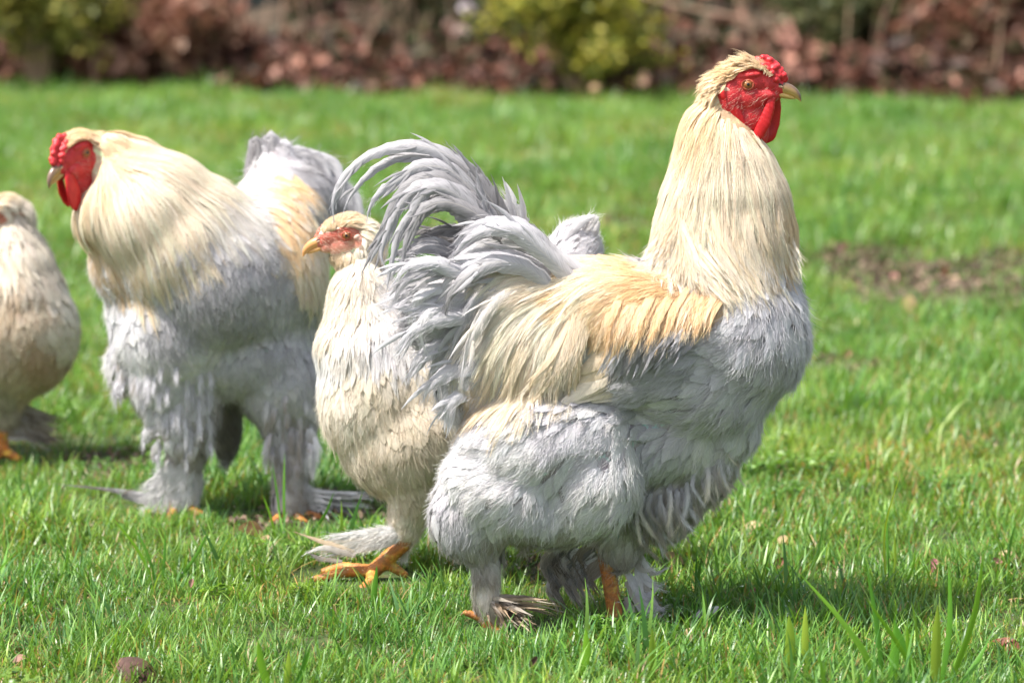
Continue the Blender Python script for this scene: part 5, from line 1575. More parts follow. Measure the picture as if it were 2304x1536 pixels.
# =================================================================== SECOND ROOSTER, further back on the left
def left_rooster():
    b = Bird('rooster', 4.73, (540, 1170), 'pale grey rooster with cream neck cape at left, head lowered and turned half forward', 'rooster')
    h = Head(b, 173, 345, -70, math.pi + R(54), R(20), R(4), size=1.1, swing=R(22), wlen=.78)
    h.build()
    b.blobs += h.trunk_blobs()
    b.tube([(252, 375, -40, 26), (280, 405, -50, 64), (312, 445, -50, 108), (350, 490, -40, 148), (420, 560, -20, 170), (480, 620, 0, 185)])
    b.ell(243, 485, -75, 74, 70, 78)
    b.ell(292, 590, -35, 84, 80, 95)
    b.ell(335, 700, -10, 92, 95, 115)
    b.ell(292, 358, -20, 66, 50, 46, -12)
    b.ell(252, 330, -45, 40, 34, 34)
    b.ell(520, 640, 50, 190, 170, 190)
    b.ell(400, 730, 0, 150, 145, 165, 10)
    b.ell(590, 700, 110, 150, 160, 200)
    b.ell(520, 790, 60, 190, 150, 110)
    b.ell(600, 520, 120, 135, 130, 110, -20)
    b.ell(650, 450, 190, 110, 90, 95)
    b.ell(625, 370, 210, 60, 55, 55)
    b.ell(720, 470, 220, 70, 70, 90)
    b.ell(640, 600, 20, 90, 90, 150, -8)
    b.ell(380, 830, -20, 95, 85, 130, 6)                     # near thigh
    b.ell(315, 815, 20, 75, 60, 65, -25)
    b.ell(425, 925, -20, 70, 66, 95)
    b.ell(508, 930, 110, 34, 40, 110)
    b.ell(630, 860, 40, 100, 92, 105)                       # other thigh
    b.ell(650, 935, 40, 66, 60, 80)
    b.tube([(430, 980, -20, 46), (414, 1040, -20, 38), (412, 1100, -20, 40), (405, 1125, -22, 40)])
    b.tube([(655, 980, 20, 44), (655, 1060, -10, 36), (650, 1130, -26, 38), (655, 1165, -28, 34)])
    b.trunk(0.007, 9)
    pieces = [(h.hv, h.hf, h.hcol)]
    for fx, fy, dy, dirs in ((402, 1135, -22, ((-70, 18, -40), (-20, 30, -70), (50, 22, -50), (20, 8, 60))), (650, 1150, -30, ((-40, 28, -60), (40, 30, -60), (80, 16, -10), (10, 8, 50)))):
        pieces.append(foot_piece(b, [[(fx + 5, fy - 60, dy + 8, 15), (fx, fy, dy + 6, 15)]] + [[(fx, fy, dy, 15), (fx + a, fy + c, dy + d, 9)] for a, c, d in dirs], 0.0028))

    def tcol(v):
        q = toplane(v, b.Y0)
        c = np.tile(np.array(PAL['lav']) * 0.8, (len(v), 1))
        c[(q[:, 0] + (q[:, 1] - 400) * 0.6 < 420) & (q[:, 1] < 560)] = np.array(PAL['cream']) * 0.8
        return c
    b.body(tcol, pieces)
    h.plumes([(150, 295, .2, -1, 20, 10, 'buff', 1, 'cream'), (180, 290, .9, -.5, 26, 10, 'buff', 1, 'cream'), (215, 295, 1, -.1, 50, 10, 'buff', 1, 'cream'), (250, 320, 1, .35, 90, 10, 'buff', 1, 'cream'),
              (240, 380, .4, 1, 80, 10, 'cream', 1), (130, 320, -.4, -.7, 14, 10, 'buff', 1), (210, 440, .1, 1, 46, 10, 'cream', 1), (180, 300, .7, -.5, 20, 10, 'buff', 1)], cover=8, lift=0.35)
    C = [(300, 740, .2, 1, 60, 36, 'lavl', 2, 'white'), (250, 630, .3, 1, 60, 34, 'lavl', 2, 'white'), (280, 680, .3, 1, 60, 34, 'lavl', 0), (400, 700, .2, 1, 56, 38, 'lav', 2, 'lav'), (480, 640, .3, 1, 54, 38, 'lav', 2, 'lav'), (560, 560, .35, 1, 54, 38, 'lav', 2, 'lav'),
         (560, 680, .15, 1, 54, 38, 'lav', 2, 'lav'), (650, 640, .1, 1, 54, 38, 'lav', 2, 'lavl'), (560, 780, 0, 1, 60, 38, 'lav', 2, 'lavl'), (660, 780, 0, 1, 60, 38, 'lav', 2, 'lavl'),
         (440, 780, .1, 1, 60, 36, 'lavl', 0, 'white'), (340, 830, .1, 1, 62, 34, 'white', 2, 'lavl'), (280, 820, -1, -.1, 66, 30, 'white', 2), (260, 860, -.5, .9, 60, 30, 'white', 2, 'dirty'), (400, 880, .1, 1, 64, 34, 'white', 2, 'lavl'),
         (430, 960, .1, 1, 60, 32, 'lavl', 2, 'dirty'), (510, 960, .1, 1, 54, 26, 'dirty', 2, 'smoke'), (620, 880, 0, 1, 60, 36, 'lavl', 2, 'white'), (660, 950, .1, 1, 56, 32, 'lavl', 2, 'dirty'),
         (415, 1040, -.1, 1, 46, 26, 'lavl', 2, 'white'), (405, 1110, -.7, .8, 44, 26, 'white', 2), (655, 1050, .2, 1, 46, 26, 'lavl', 2, 'dirty'), (650, 1120, .5, 1, 46, 24, 'lavl', 2, 'dirty'),
         (600, 440, -.3, 1, 64, 34, 'lavl', 2, 'white'), (560, 390, -.8, .3, 60, 34, 'lavl', 2, 'white'), (620, 330, -.3, -.9, 60, 34, 'lav', 2, 'lavd'), (690, 340, .8, .1, 60, 36, 'lavd', 2, 'lavd'),
         (680, 420, .7, .7, 70, 38, 'lavd', 2, 'lav'), (750, 450, .8, .6, 60, 38, 'lav', 2, 'lavd'), (660, 500, .4, 1, 66, 32, 'lavl', 0, 'cream'), (720, 560, .3, 1, 70, 32, 'lavl', 0, 'cream')]
    b.plumage(C, 'body_feathers', M['feather'], cover=4.6, seg=7, lift=0.10, barb_scale=0.8, lumpy=.5, region=lambda pp, p0, nn: ~((pp[:, 1] < np.interp(pp[:, 0], (160, 230, 300, 380, 460, 520, 545), (500, 540, 550, 520, 470, 430, 400))) & (pp[:, 0] < 545)))
    bp = [(570, 400), (640, 400), (690, 450), (720, 540), (740, 640), (690, 640), (650, 570), (600, 500), (560, 440)]
    C = [(590, 420, .7, .8, 80, 19, 'gold', 1, 'buff'), (650, 500, .5, 1, 80, 19, 'gold', 1, 'buff'), (690, 480, .5, 1, 110, 16, 'cream', 1, 'creamw'), (710, 560, .35, 1, 100, 16, 'cream', 1, 'creamw')]
    b.plumage(C, 'saddle_feathers', M['silk'], cover=8, seg=7, lift=0.10, barb_scale=0.6, region=lambda pp, p0, nn: in_poly(pp[:, 0], pp[:, 1], bp))
    C = [(240, 330, .7, .7, 110, 13, 'buff', 1, 'cream'), (300, 340, 1, .45, 130, 14, 'cream', 1, 'creamw'), (400, 380, .9, .6, 140, 16, 'cream', 1, 'creamw'), (480, 440, .75, .75, 130, 16, 'creamw', 1, 'white'),
         (300, 420, .55, 1, 150, 14, 'cream', 1, 'creamw'), (380, 470, .5, 1, 150, 16, 'creamw', 1, 'cream'), (460, 530, .35, 1, 120, 16, 'creamw', 1, 'cream'),
         (230, 460, .15, 1, 140, 14, 'cream', 1, 'creamw'), (300, 540, .2, 1, 140, 16, 'cream', 1, 'cream'), (390, 570, .15, 1, 110, 16, 'creamw', 1, 'cream'),
         (190, 480, .15, 1, 130, 13, 'straw', 1, 'cream'), (200, 560, .45, 1, 130, 13, 'cream', 1, 'straw')]

    def reg(pp, p0, nn):
        l = h.L(p0)
        return (pp[:, 1] < np.interp(pp[:, 0], (160, 230, 300, 380, 460, 520, 560), (530, 570, 590, 560, 510, 470, 440))) & (pp[:, 0] < 545) & (pp[:, 0] > 196 - (pp[:, 1] - 400) * .3) & ~(in_poly(l[:, 0], l[:, 2], ROO_FACE) & (np.abs(l[:, 1]) < 45) & (l[:, 2] > -80))
    b.plumage(C, 'neck_hackle', M['silk'], cover=8.5, seg=9, lift=0.05, barb_scale=1.3, jitter=0.09, region=reg, far=0.8, single=('hackle_feather', 1, 60, lambda p: p[:, 1] > 520))
    hp = Plumes()
    # crumpled grey tail feathers curling over at the back
    for i in range(26):
        a = i / 25
        x0, y0 = 590 + 150 * a + 14 * rng.normal(), 470 + 60 * a + 14 * rng.normal()
        top = 300 + 130 * a ** 1.6 + 20 * rng.random()
        sw = rng.uniform(20, 70) * (1 if i % 3 or a < .5 else -1) * (.35 if a < .3 else 1)
        b.feather('tail_covert', [(x0, y0, 200), (x0 - 6, (y0 + top) / 2, 185), (x0 + sw * .3, top + 8, 180), (x0 + sw, top + 14, 175), (x0 + sw * 1.35, top + 60, 165), (x0 + sw * 1.3, top + 100, 165)], rng.uniform(30, 46), 'lav' if i % 2 else 'lavd', 'lavl' if i % 3 else 'lavd', n=16, shape=1, camber=.5, face=(0, -1, .4), hairs=hp, barbs=90)
    for i in range(8):
        b.feather('flight_feather', [(690 + 4 * i, 540 + 14 * i, 90), (712 + 4 * i, 600 + 10 * i, 80), (728 + 3 * i, 640 + 10 * i, 84)], 26, 'cream' if i < 5 else 'smoke', 'creamw' if i < 5 else 'tan', shape=0, n=8, face=(.3, -1, .2), hairs=hp, barbs=16)
    # ragged tufts along both thighs
    for i in range(90):
        if i % 2: x0, y0 = rng.uniform(318, 470), rng.uniform(800, 1000)
        else: x0, y0 = rng.uniform(590, 715), rng.uniform(880, 1050)
        if i % 5 == 0: x0, y0 = rng.uniform(262, 320), rng.uniform(770, 850)
        L = rng.uniform(30, 62); dx = (x0 - 400) * .28 if x0 < 520 else (x0 - 655) * .3
        b.feather('shank_feather', [b.on(x0, y0, 2), b.on(x0 + dx * .4, y0 + L * .5, 18), (*b.on(x0 + dx * .5, y0 + L * .6, 26)[:1], y0 + L, b.on(x0 + dx * .5, y0 + L * .6, 26)[2])], rng.uniform(8, 14), 'lavl', ('white', 'lavl', 'dirty', 'lavl')[i % 4], n=7, m=3, shape=1, hairs=hp, barbs=80, blen=1.7, bang=.5)
    # tangled leg and foot feathers
    for i in range(44):
        a = rng.random()
        b.feather('foot_feather', [(655 + 20 * rng.random(), 1060 + 70 * a, -10), (700 + 20 * a, 1100 + 50 * a, -24), (740 + 110 * rng.random(), 1105 + 75 * a, -34 + 40 * rng.normal())], rng.uniform(10, 20), 'white' if i % 3 else 'lavl', 'lavl' if i % 3 else 'smoke', n=9, m=3, ragged=.2, hairs=hp, barbs=24, blen=1.0)
    for i in range(4):
        b.feather('foot_feather', [(380, 1125 + 6 * i, -30), (280, 1105 + 4 * i, -38), (120 + 60 * i, 1088 + 3 * i, -44)], 11, 'lav', 'mud' if i % 2 else 'smoke', n=12, m=3, hairs=hp, barbs=24, blen=.6)
    for i in range(80):
        a = rng.random()
        b.feather('foot_feather', [(415 + 20 * a, 1020 + 100 * a, -44), (370 + 10 * rng.normal(), 1055 + 90 * a, -62), (318 + 50 * rng.random(), 1090 + 66 * a, -62)], rng.uniform(14, 26), 'white', 'white' if i % 3 else 'lavl', n=8, m=3, ragged=.2, hairs=hp, barbs=26, blen=1.0)
    for i in range(26):
        x0, y0 = rng.uniform(340, 450), rng.uniform(900, 990)
        L = rng.uniform(35, 60)
        b.feather('shank_feather', [(x0, y0, -84), (x0 - 10, y0 + L * .6, -88), (x0 - 26 * rng.random(), y0 + L, -80)], rng.uniform(16, 24), 'lavl', 'white' if i % 2 else 'dirty', n=7, m=3, shape=2, hairs=hp, barbs=30)
    for i in range(22):
        x0, y0 = rng.uniform(610, 700), rng.uniform(960, 1050)
        L = rng.uniform(35, 60)
        b.feather('shank_feather', [(x0, y0, -26), (x0 + 6, y0 + L * .6, -32), (x0 + 22 * rng.random(), y0 + L, -28)], rng.uniform(16, 24), 'lavl', 'white' if i % 2 else 'dirty', n=7, m=3, shape=2, hairs=hp, barbs=30)
    hp.build('x', None, b.root, 'tail_barbs', 0.00022)


# =================================================================== HEN behind the main rooster
def middle_hen():
    b = Bird('hen', 4.27, (900, 1320), 'cream hen facing left behind the large rooster, its tail feathers hanging before her head', 'hen')
    h = Head(b, 779, 527, 0, math.pi + R(5), R(9), size=0.93, hen=True)
    h.build()
    b.blobs += h.trunk_blobs()
    b.tube([(815, 575, 0, 28), (814, 620, 0, 50), (818, 670, 0, 78), (830, 730, 0, 100), (850, 800, 0, 135)])
    b.ell(800, 790, 0, 92, 95, 90)
    b.ell(885, 880, 0, 168, 150, 195, 8)
    b.ell(960, 960, 0, 205, 160, 165, -22)
    b.ell(1060, 850, 0, 240, 160, 190)
    b.ell(1170, 740, 0, 190, 130, 140, 20)
    b.ell(1260, 640, 0, 100, 75, 110, 40)
    b.ell(1300, 560, 0, 48, 42, 66, -25)
    b.ell(960, 1080, -40, 80, 75, 70)
    b.tube([(950, 1090, -45, 70), (915, 1160, -48, 40), (918, 1190, -48, 30)])
    b.tube([(1060, 1080, 60, 70), (1040, 1180, 60, 40), (1045, 1250, 60, 28)])
    b.trunk(0.0062, 9)
    pieces = [(h.hv, h.hf, h.hcol)]
    pieces.append(foot_piece(b, [
        [(930, 1180, -48, 22), (905, 1225, -49, 19), (865, 1262, -50, 18), (840, 1284, -52, 18)],
        [(840, 1284, -52, 14), (780, 1286, -62, 12.5), (712, 1302, -70, 9)],
        [(840, 1284, -52, 16), (835, 1308, -100, 13), (815, 1325, -128, 10)],
        [(840, 1284, -52, 15), (770, 1275, -20, 12), (730, 1285, -5, 9)],
        [(862, 1264, -52, 15), (885, 1276, -50, 12), (910, 1292, -48, 9)]], col=(0.58, 0.22, 0.045)))
    pieces.append(foot_piece(b, [[(1045, 1220, 60, 20), (1050, 1290, 60, 19)], [(1050, 1290, 60, 15), (990, 1296, 50, 9)], [(1050, 1290, 60, 15), (1000, 1300, 20, 9)], [(1050, 1290, 60, 13), (1090, 1296, 62, 9)]], col=(0.58, 0.22, 0.045)))

    def tcol(v):
        return np.tile(np.array(PAL['hen']) * 0.85, (len(v), 1))
    b.body(tcol, pieces)
    claw(b, (714, 1300, -70), (692, 1304, -74), 6)
    claw(b, (816, 1324, -127), (806, 1334, -134))
    claw(b, (909, 1291, -48), (922, 1300, -48))
    h.plumes([(745, 500, -.1, -1, 12, 10, 'straw', 1, 'cream'), (780, 478, .9, -.35, 26, 10, 'straw', 1, 'cream'), (820, 488, 1, .2, 30, 10, 'cream', 1, 'creamw'), (850, 520, .8, .7, 34, 10, 'cream', 1, 'creamw'), (840, 570, .3, 1, 36, 10, 'creamw', 1),
              (790, 590, .1, 1, 30, 10, 'cream', 1), (760, 590, 0, 1, 24, 10, 'tan', 1, 'cream'), (820, 560, .3, 1, 26, 10, 'creamw', 1)], cover=8, lift=0.25)
    C = [(760, 640, -.3, 1, 60, 16, 'henw', 1), (800, 640, 0, 1, 66, 18, 'henw', 1), (850, 650, .3, 1, 66, 18, 'henw', 1, 'lavl'), (740, 720, -.4, 1, 66, 19, 'henw', 1), (800, 740, 0, 1, 70, 19, 'henw', 1, 'white'),
         (860, 760, .25, 1, 70, 19, 'lavl', 1, 'white'), (720, 800, -.25, 1, 60, 24, 'white', 1), (850, 830, .1, 1, 56, 28, 'henw', 2, 'hen'), (760, 860, 0, 1, 56, 36, 'henw', 2, 'henw'), (900, 880, .15, 1, 56, 38, 'hen', 2),
         (760, 960, .15, 1, 54, 38, 'henw', 2, 'hen'), (860, 980, .25, 1, 54, 38, 'hen', 2), (960, 960, .3, 1, 54, 38, 'hen', 2), (820, 1060, .55, .9, 50, 34, 'hen', 2), (920, 1090, .4, 1, 50, 34, 'hen', 2),
         (1000, 1060, .5, .9, 50, 34, 'hen', 2), (900, 1150, -.1, 1, 50, 26, 'henw', 2), (940, 1150, .1, 1, 50, 26, 'henw', 2), (1100, 860, .8, .4, 70, 38, 'hen', 2), (1200, 700, .9, -.3, 80, 38, 'lavl', 2, 'white'),
         (1280, 600, .6, -.8, 70, 30, 'lavl', 2, 'lavl'), (1310, 540, .5, -.9, 50, 26, 'lavl', 2, 'white')]
    b.plumage(C, 'body_feathers', M['feather'], cover=5, seg=8, lift=0.08, barb_scale=0.6, region=lambda pp, p0, nn: pp[:, 1] > (572 - (pp[:, 0] > 900) * 200))
    hp = Plumes()
    for i in range(20):
        a = i / 19
        x0, y0 = 1235 + 70 * a, 600 - 20 * a + 10 * rng.normal()
        b.feather('tail_feather', [(x0, y0, -20 + 40 * rng.random() - 20), (x0 + 18, y0 - 36, -30), (min(1348, x0 + 42 + 14 * rng.random()), max(486, y0 - 78 - 24 * rng.random()), -25)], rng.uniform(24, 34), 'lavl' if i % 3 else 'lav', 'white' if i % 2 else 'lavd', shape=0, n=9, camber=.35, face=(0.1, -1, .3), hairs=hp, barbs=24, blen=.4)
    b.feather('tail_feather', [(1270, 540, -40), (1305, 500, -42), (1330, 488, -40), (1345, 484, -36)], 22, 'lavl', 'white', shape=1, n=10, hairs=hp, barbs=20)
    for i in range(56):        # pale feathers lying over the raised foot
        a = rng.random()
        b.feather('foot_feather', [(925 - 40 * a, 1185 + 32 * a, -72), (850 - 20 * a, 1195 + 34 * a, -80), (720 + 70 * rng.random(), 1205 + 48 * a, -76)], rng.uniform(16, 28), 'white', 'white' if i % 2 else 'henw', n=9, m=3, ragged=.2, hairs=hp, barbs=30, blen=1.0)
    b.feather('foot_feather', [(800, 1240, -80), (730, 1220, -82), (664, 1196, -80)], 14, 'cream', 'tan', n=9, m=3, hairs=hp, barbs=20)
    b.feather('foot_feather', [(800, 1250, -84), (730, 1232, -86), (684, 1246, -84)], 16, 'dirty', 'white', n=9, m=3, hairs=hp, barbs=20)
    b.feather('foot_feather', [(770, 1262, -84), (720, 1256, -86), (690, 1240, -84)], 12, 'dirty', 'smoke', n=9, m=3, hairs=hp, barbs=20)
    for i in range(10):
        a = rng.random()
        b.feather('foot_feather', [(930, 1190 + 20 * a, -30), (915, 1230, -34), (895 + 20 * a, 1262, -38)], 18, 'henw', 'white', n=7, m=3, shape=2, hairs=hp, barbs=30)
    hp.build('x', None, b.root, 'tail_barbs', 0.0002)


# =================================================================== HEN cut by the left edge
def edge_hen():
    b = Bird('hen', 5.2, (0, 1040), 'buff cream hen with brown stained breast cut off by the left edge', 'hen')
    h = Head(b, 15, 474, -20, math.pi + R(46), R(5), size=0.93, hen=True)
    h.build()
    b.blobs += h.trunk_blobs()
    b.ell(8, 508, 0, 52, 42, 58)
    b.tube([(20, 510, 0, 30), (16, 555, 0, 70), (18, 620, 0, 105), (12, 700, 0, 145)])
    b.ell(8, 745, 0, 170, 155, 160)
    b.ell(-120, 760, 30, 200, 160, 165)
    b.ell(-300, 660, 60, 140, 120, 130, 30)
    b.ell(-380, 560, 70, 60, 50, 100, 20)
    b.tube([(0, 850, -10, 80), (5, 900, -10, 44), (12, 930, -10, 34)])
    b.tube([(-150, 860, 60, 80), (-140, 920, 60, 34)])
    b.trunk(0.0068, 8)
    pieces = [(h.hv, h.hf, h.hcol)]
    for fx, dy in ((4, -10), (-140, 60)):
        pieces.append(foot_piece(b, [[(fx + 4, 900, dy, 18), (fx, 985, dy, 16), (fx, 1012, dy, 17)]] + [[(fx, 1014, dy, 13), (fx + a, 1016 + c, dy + d, 8)] for a, c, d in ((-60, 8, -20), (-20, 20, -70), (40, 16, -50), (20, 2, 40))], 0.003, col=(0.70, 0.26, 0.04)))
    b.body(lambda v: np.tile(np.array(PAL['hen']) * 0.8, (len(v), 1)), pieces)
    h.plumes([(10, 420, .8, -.3, 26, 10, 'cream', 1), (40, 470, .6, .9, 34, 10, 'henw', 1), (-30, 420, -.5, -.5, 20, 7, 'straw', 1), (10, 520, .1, 1, 30, 10, 'cream', 1)], cover=7, lift=0.22)
    C = [(60, 520, .4, 1, 66, 18, 'henw', 1, 'henw'), (20, 580, .15, 1, 70, 18, 'cream', 1, 'henw'), (90, 590, .4, 1, 66, 18, 'dirty', 1, 'henw'), (-60, 580, -.2, 1, 70, 16, 'cream', 1), (20, 640, .1, 1, 60, 22, 'henw', 1, 'tan'), (140, 640, .3, 1, 56, 30, 'henw', 0),
         (150, 720, 0, 1, 50, 32, 'henw', 0, 'hen'), (80, 680, 0, 1, 46, 28, 'brownw', 2, 'hen'), (100, 760, -.1, 1, 46, 28, 'brownw', 2, 'tan'), (20, 740, 0, 1, 46, 28, 'brownw', 2, 'hen'), (60, 830, -.2, 1, 44, 28, 'tan', 2, 'hen'),
         (-60, 800, -.3, 1, 46, 28, 'tan', 2), (0, 880, 0, 1, 46, 26, 'henw', 2, 'dirty'), (-200, 700, -.9, .2, 70, 34, 'hen', 0), (-380, 560, -.4, -.9, 70, 30, 'lavl', 0)]
    b.plumage(C, 'body_feathers', M['feather'], cover=4.8, seg=7, lift=0.10, barb_scale=0.6)
    hp = Plumes()
    for i in range(80):
        a = rng.random()
        b.feather('foot_feather', [(-8 + 1.6 * 14 * rng.random(), 905 + 80 * a, -14), (46 + 20 * rng.random(), 915 + 70 * a, -18), (70 + 70 * rng.random(), 930 + 72 * a + 8 * rng.random(), -20)], rng.uniform(10, 18), 'dirty' if i % 3 else 'lavl', 'mud' if i % 2 else 'dirty', n=8, m=3, ragged=.2, hairs=hp, barbs=26, blen=1.0)
    hp.build('x', None, b.root, 'tail_barbs', 0.00024)


main_rooster()
left_rooster()
middle_hen()
edge_hen()


# =================================================================== SMALL THINGS ON THE LAWN
def lawn_leaf(px, py, size, col, label, nz=(0, -.4, 1), lift=0.012, aspect=.55, curl=.9, cat='leaf', name='fallen_leaf', group='dead leaves lying on the lawn'):
    g = G(px, py); z = float(ground_z(np.array(g[0]), np.array(g[1])))
    p = G(px, py, z + lift * .7)
    nv_ = np.array([nz], float); nv_ /= np.linalg.norm(nv_)
    k = g[1] / FPX
    v, q, c = leaf_arrays(p[None], nv_, np.array([size * k * .85]), np.array([col]), aspect, curl, 6)
    o = link(name, mesh_np(name, v, q, c), M['deadleaf'], None)
    tag(o, label, cat, group)


TAN, RUST, PINK, DARK, STRAW = (0.42, 0.27, 0.15), (0.22, 0.075, 0.045), (0.36, 0.19, 0.15), (0.10, 0.045, 0.035), (0.52, 0.39, 0.22)
for a in (
        (310, 1512, 130, DARK, 'large dark brown dead leaf at the bottom left edge', (0, -1, .5), .02, .6, .3),
        (45, 1478, 44, PINK, 'small pink dead leaf near the bottom left corner', (0, -.6, 1), .02),
        (2265, 1462, 100, RUST, 'reddish brown leaf near the bottom right corner', (.3, -.8, .8), .02),
        (1886, 562, 50, PINK, 'pink leaf standing at the left end of the bare soil', (.1, -1, .3), .02),
        (1745, 1272, 46, RUST, 'rusty leaf among dark grass right of the big rooster', (.4, -.7, .6), .02),
        (1700, 1335, 44, PINK, 'curled pink brown leaf under the blades right of the rooster', (.1, -.9, .5), .018),
        (1516, 1255, 56, STRAW, 'upright straw coloured leaf just right of the far foot', (.1, -1, .15), .024),
        (1688, 1188, 70, STRAW, 'long straw coloured leaf fragment behind the rusty leaf', (-.5, -.7, .8), .02),
        (1760, 1216, 46, STRAW, 'thin straw sliver lying behind the rusty leaf', (0, -.4, 1), .02),
        (1547, 1432, 50, STRAW, 'small upright straw chip in the foreground grass', (.2, -1, .2), .022),
        (1428, 1424, 62, RUST, 'rusty brown leaf flat in front of the far foot', (0, -.5, 1), .02),
        (562, 1204, 66, TAN, 'tan crumpled leaf below the left rooster feet', (.2, -.8, .7), .022),
        (590, 1216, 44, TAN, 'smaller tan leaf touching the crumpled one below the left rooster', (-.3, -.8, .7), .02),
        (2208, 1076, 34, RUST, 'tiny rust red leaf in the pale grass at the right', (.3, -.8, .5), .022),
        (2098, 1272, 50, (0.30, .11, .12), 'purplish brown leaf beside the tall grass stalk', (0, -.9, .5), .02),
        (2268, 1250, 56, STRAW, 'pale straw leaf close to the right edge', (0, -.5, 1), .02),
        (2244, 1262, 26, PINK, 'tiny pink leaf beside the pale straw leaf at right', (0, -.9, .5), .02),
        (430, 1312, 26, PINK, 'tiny pink brown leaf in the front left grass', (0, -.9, .4), .024),
        (2045, 690, 70, TAN, 'tan curved leaf in front of the bare soil patch', (.2, -.8, .6), .025),
        (2010, 628, 44, PINK, 'small pink leaf in the middle of the bare soil', (0, -.8, .6), .01),
        (2120, 622, 40, RUST, 'rusty leaf at the right side of the bare soil', (0, -.8, .6), .01),
        (1905, 800, 34, TAN, 'tan leaf fragment in the mid lawn right of the breast', (0, -.8, .5), .02),
        (300, 880, 56, TAN, 'dry tan leaf behind the left rooster leg', (-.4, -.8, .6), .025),
        (1195, 1488, 36, DARK, 'small dark curled leaf on top of the foreground twig', (.6, -.8, .3), .03),
        (1222, 1272, 44, TAN, 'pale brown leaf between the two legs of the big rooster', (0, -.6, .9), .02),
        (1340, 196, 26, TAN, 'tan leaf on the far edge of the lawn', (0, -.9, .5), .03)):
    lawn_leaf(*a)

# twig sticking up in front, and the lost grey feather
p = [G(1165, 1545), G(1163, 1520) + (0, 0, .012), P(1160, 1492, G(1163, 1520)[1])]
v, q, _ = sweep(catmull(p, 8), .0012, .0012, 6, up=(0, 1, .1))
tag(link('twig', mesh_np('twig', v, q), M['twig'], None), 'short brown twig sticking up from the front grass', 'twig')

g = G(1590, 1385, .014)
path = catmull([g + (-.018, -.004, 0), g + (0, 0, .006), g + (.02, .006, .010)], 14)
dv = np.gradient(path, axis=0); dv /= np.linalg.norm(dv, axis=1, keepdims=True)
fc = np.array((0, -1, .8)); sd = np.cross(dv, fc); sd /= np.linalg.norm(sd, axis=1, keepdims=True)
pl = Plumes()
pl.strips(path[None], sd[None], np.cross(sd, dv)[None], np.array([.011]), 0, np.array([PAL['lav']]), np.array([PAL['lavl']]), .4, .12)
tag(link('lost_feather', mesh_np('lost_feather', pl.v[0], pl.q[0], pl.c[0], pl.u[0]), M['quill'], None), 'small grey feather lying in the grass right of the rooster feet', 'feather')


# tall single grass plants that stand out of the turf
def grass_plant(px, py, blades_, label, cat='grass'):
    g = G(px, py); z = float(ground_z(np.array(g[0]), np.array(g[1])))
    rt = empty('tall_grass', (g[0], g[1], z), label, cat, 'tall grass plants standing above the turf')
    for (dx, dy_, tx, ty, bend, wd, col, off) in blades_:
        b0 = np.array((g[0] + dx * .00055, g[1] + off, z - .003))
        Yt = g[1] + off + dy_ * .01
        tp = P(tx, ty, Yt)
        mid = (b0 + tp) / 2 + np.array((bend * .01, 0, .004))
        pth = catmull([b0, mid, tp], 14)
        dv = np.gradient(pth, axis=0); dv /= np.linalg.norm(dv, axis=1, keepdims=True)
        fc = np.array((rng.normal() * .3, -1, .1)); s_ = np.cross(dv, fc); s_ /= np.linalg.norm(s_, axis=1, keepdims=True)
        nn = np.cross(s_, dv)
        t = np.linspace(0, 1, 14)
        w_ = wd * .00055 * np.clip(0.75 + .5 * t - 1.25 * t ** 3, .04, 1) * .5
        v = np.stack((pth - s_ * w_[:, None] - nn * w_[:, None] * .35, pth, pth + s_ * w_[:, None] - nn * w_[:, None] * .35), 1).reshape(-1, 3)
        ix = np.arange(42).reshape(14, 3)
        q = np.stack((ix[:-1, :-1], ix[1:, :-1], ix[1:, 1:], ix[:-1, 1:]), -1).reshape(-1, 4)
        c = np.repeat(np.array(col)[None] * (0.8 + .35 * t[:, None]), 3, 0)
        link('blade', mesh_np('blade', v, q, c), M['grass'], rt)


GA, GB, GC_ = (0.16, 0.36, 0.03), (0.10, 0.28, 0.035), (0.26, 0.40, 0.05)
grass_plant(2000, 1340, [(-4, 0, 2028, 1058, -1.2, 9, GC_, 0), (4, 1, 1996, 1120, -.2, 7, GB, 0), (10, -1, 2012, 1190, .2, 8, GC_, 0), (-8, 1, 1990, 1180, 0, 8, GA, .005), (16, 0, 2060, 1230, .8, 7, GA, -.01)], 'tall slender pale grass stalk rising alone at the right')
grass_plant(2105, 1560, [(0, 0, 2110, 1360, 0, 26, GC_, 0), (-10, -2, 1945, 1110 + 230, 0, 12, GA, 0), (20, 1, 2215, 1235, 1.0, 17, GA, 0), (10, 0, 2135, 1260, .6, 14, GB, .01), (-30, -1, 2040, 1395, -.5, 12, GA, 0), (30, 2, 2225, 1440, .5, 14, GB, 0), (-16, 0, 2010, 1390, -.5, 22, GB, .01)], 'clump of broad bright blades at the lower right, fanning out')
grass_plant(1770, 1530, [(0, 0, 1775, 1382, .3, 26, GC_, 0), (38, 1, 1812, 1362, .1, 19, GC_, .01), (-50, 0, 1690, 1462, -.3, 14, GB, 0)], 'pair of broad blunt blades in the lower right foreground')
grass_plant(1465, 1545, [(0, 0, 1468, 1412, .1, 20, GC_, 0), (-150, 0, 1318, 1412, .3, 22, GA, 0), (-20, 1, 1440, 1450, -.4, 14, GB, 0)], 'broad blades in the bottom foreground below the far foot')
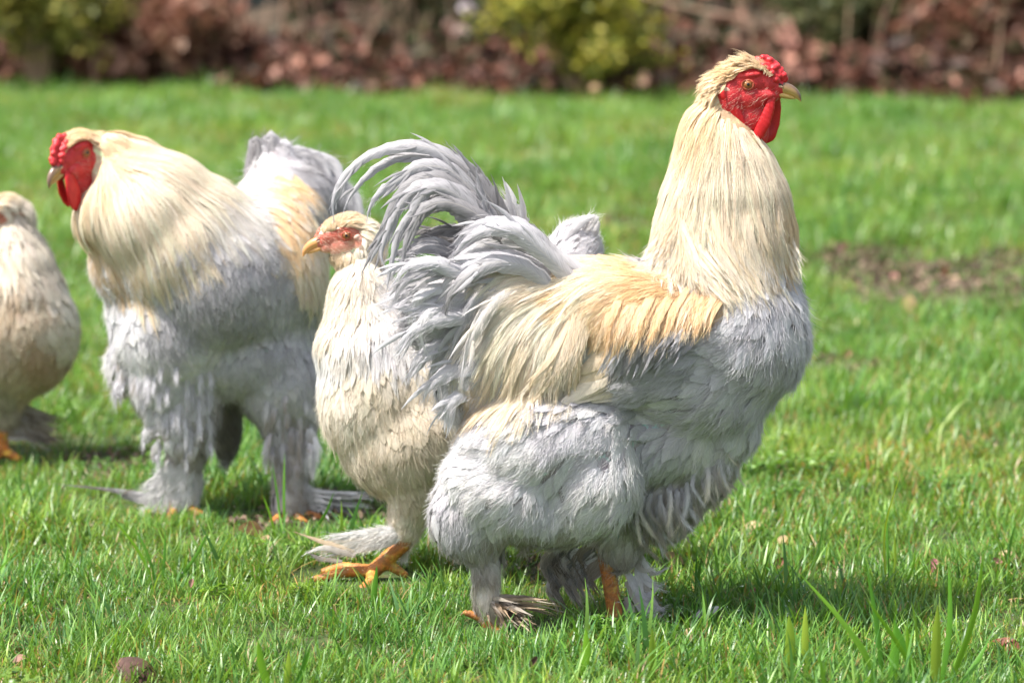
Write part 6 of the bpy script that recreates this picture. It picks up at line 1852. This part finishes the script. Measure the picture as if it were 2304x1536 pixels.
grass_plant(1995, 1545, [(0, 0, 1800, 1290, .6, 13, GA, 0), (-4, 0, 1950, 1275, .2, 13, GB, .01), (6, 0, 2014, 1396, .2, 24, GB, -.01), (-20, 0, 1880, 1380, .8, 12, GA, 0)], 'long arching blades leaning left at the lower right')
grass_plant(835, 1400, [(0, 0, 848, 1272, .1, 15, GB, 0), (8, 0, 866, 1310, .3, 10, GA, 0), (-12, 0, 806, 1330, -.4, 11, GB, 0)], 'soft green blades in front of the hen raised foot')
grass_plant(612, 1560, [(0, 0, 580, 1440, -.3, 20, GA, 0), (20, 0, 650, 1460, .3, 16, GC_, 0), (40, 0, 700, 1450, .3, 14, GB, 0)], 'bright blades at the bottom left of the middle')
grass_plant(640, 1230, [(-6, 0, 612, 1040, .1, 8, GB, 0), (0, 0, 640, 1020, -.1, 9, GB, 0), (50, 0, 752, 1106, .8, 9, GB, -.02), (-20, 0, 590, 1110, .1, 7, GA, 0)], 'dark thin blades standing before the left rooster right foot')
grass_plant(355, 1330, [(0, 0, 300, 1180, .3, 9, GB, 0), (0, 0, 250, 1160, .4, 9, GA, 0), (10, 0, 372, 1190, .1, 8, GB, 0), (30, 0, 470, 1190, .8, 10, GB, 0)], 'spreading blades left of the feet in the front left lawn')

# dew on the blades
dm, dn, db = new_mat('dew')
set_in(db, Roughness=0.03, Transmission_Weight=1.0, IOR=1.33)
db.inputs['Base Color'].default_value = (1, 1, 1, 1)
bm = bmesh.new(); bmesh.ops.create_icosphere(bm, subdivisions=2, radius=1.0)
me = bpy.data.meshes.new('dew_drop'); bm.to_mesh(me); bm.free()
me.polygons.foreach_set('use_smooth', np.ones(len(me.polygons), bool)); me.materials.append(dm)
dd = bpy.data.objects.new('dew_drop', me)
n = 5000
y = 3.4 + 4.5 * rng.random(n) ** 1.6; x = rng.uniform(-1, 1, n) * (0.16 * y + .1)
clump = (np.sin(x * 7 + y * 2) + np.sin(y * 5 + x)) + rng.normal(size=n) > -.2
x, y = x[clump], y[clump]; n = len(x)
scatter('dew', np.stack((x, y, ground_z(x, y) + rng.uniform(.018, .042, n)), 1), np.zeros((n, 3)), rng.uniform(.0007, .0015, n), np.zeros(n), [dd])
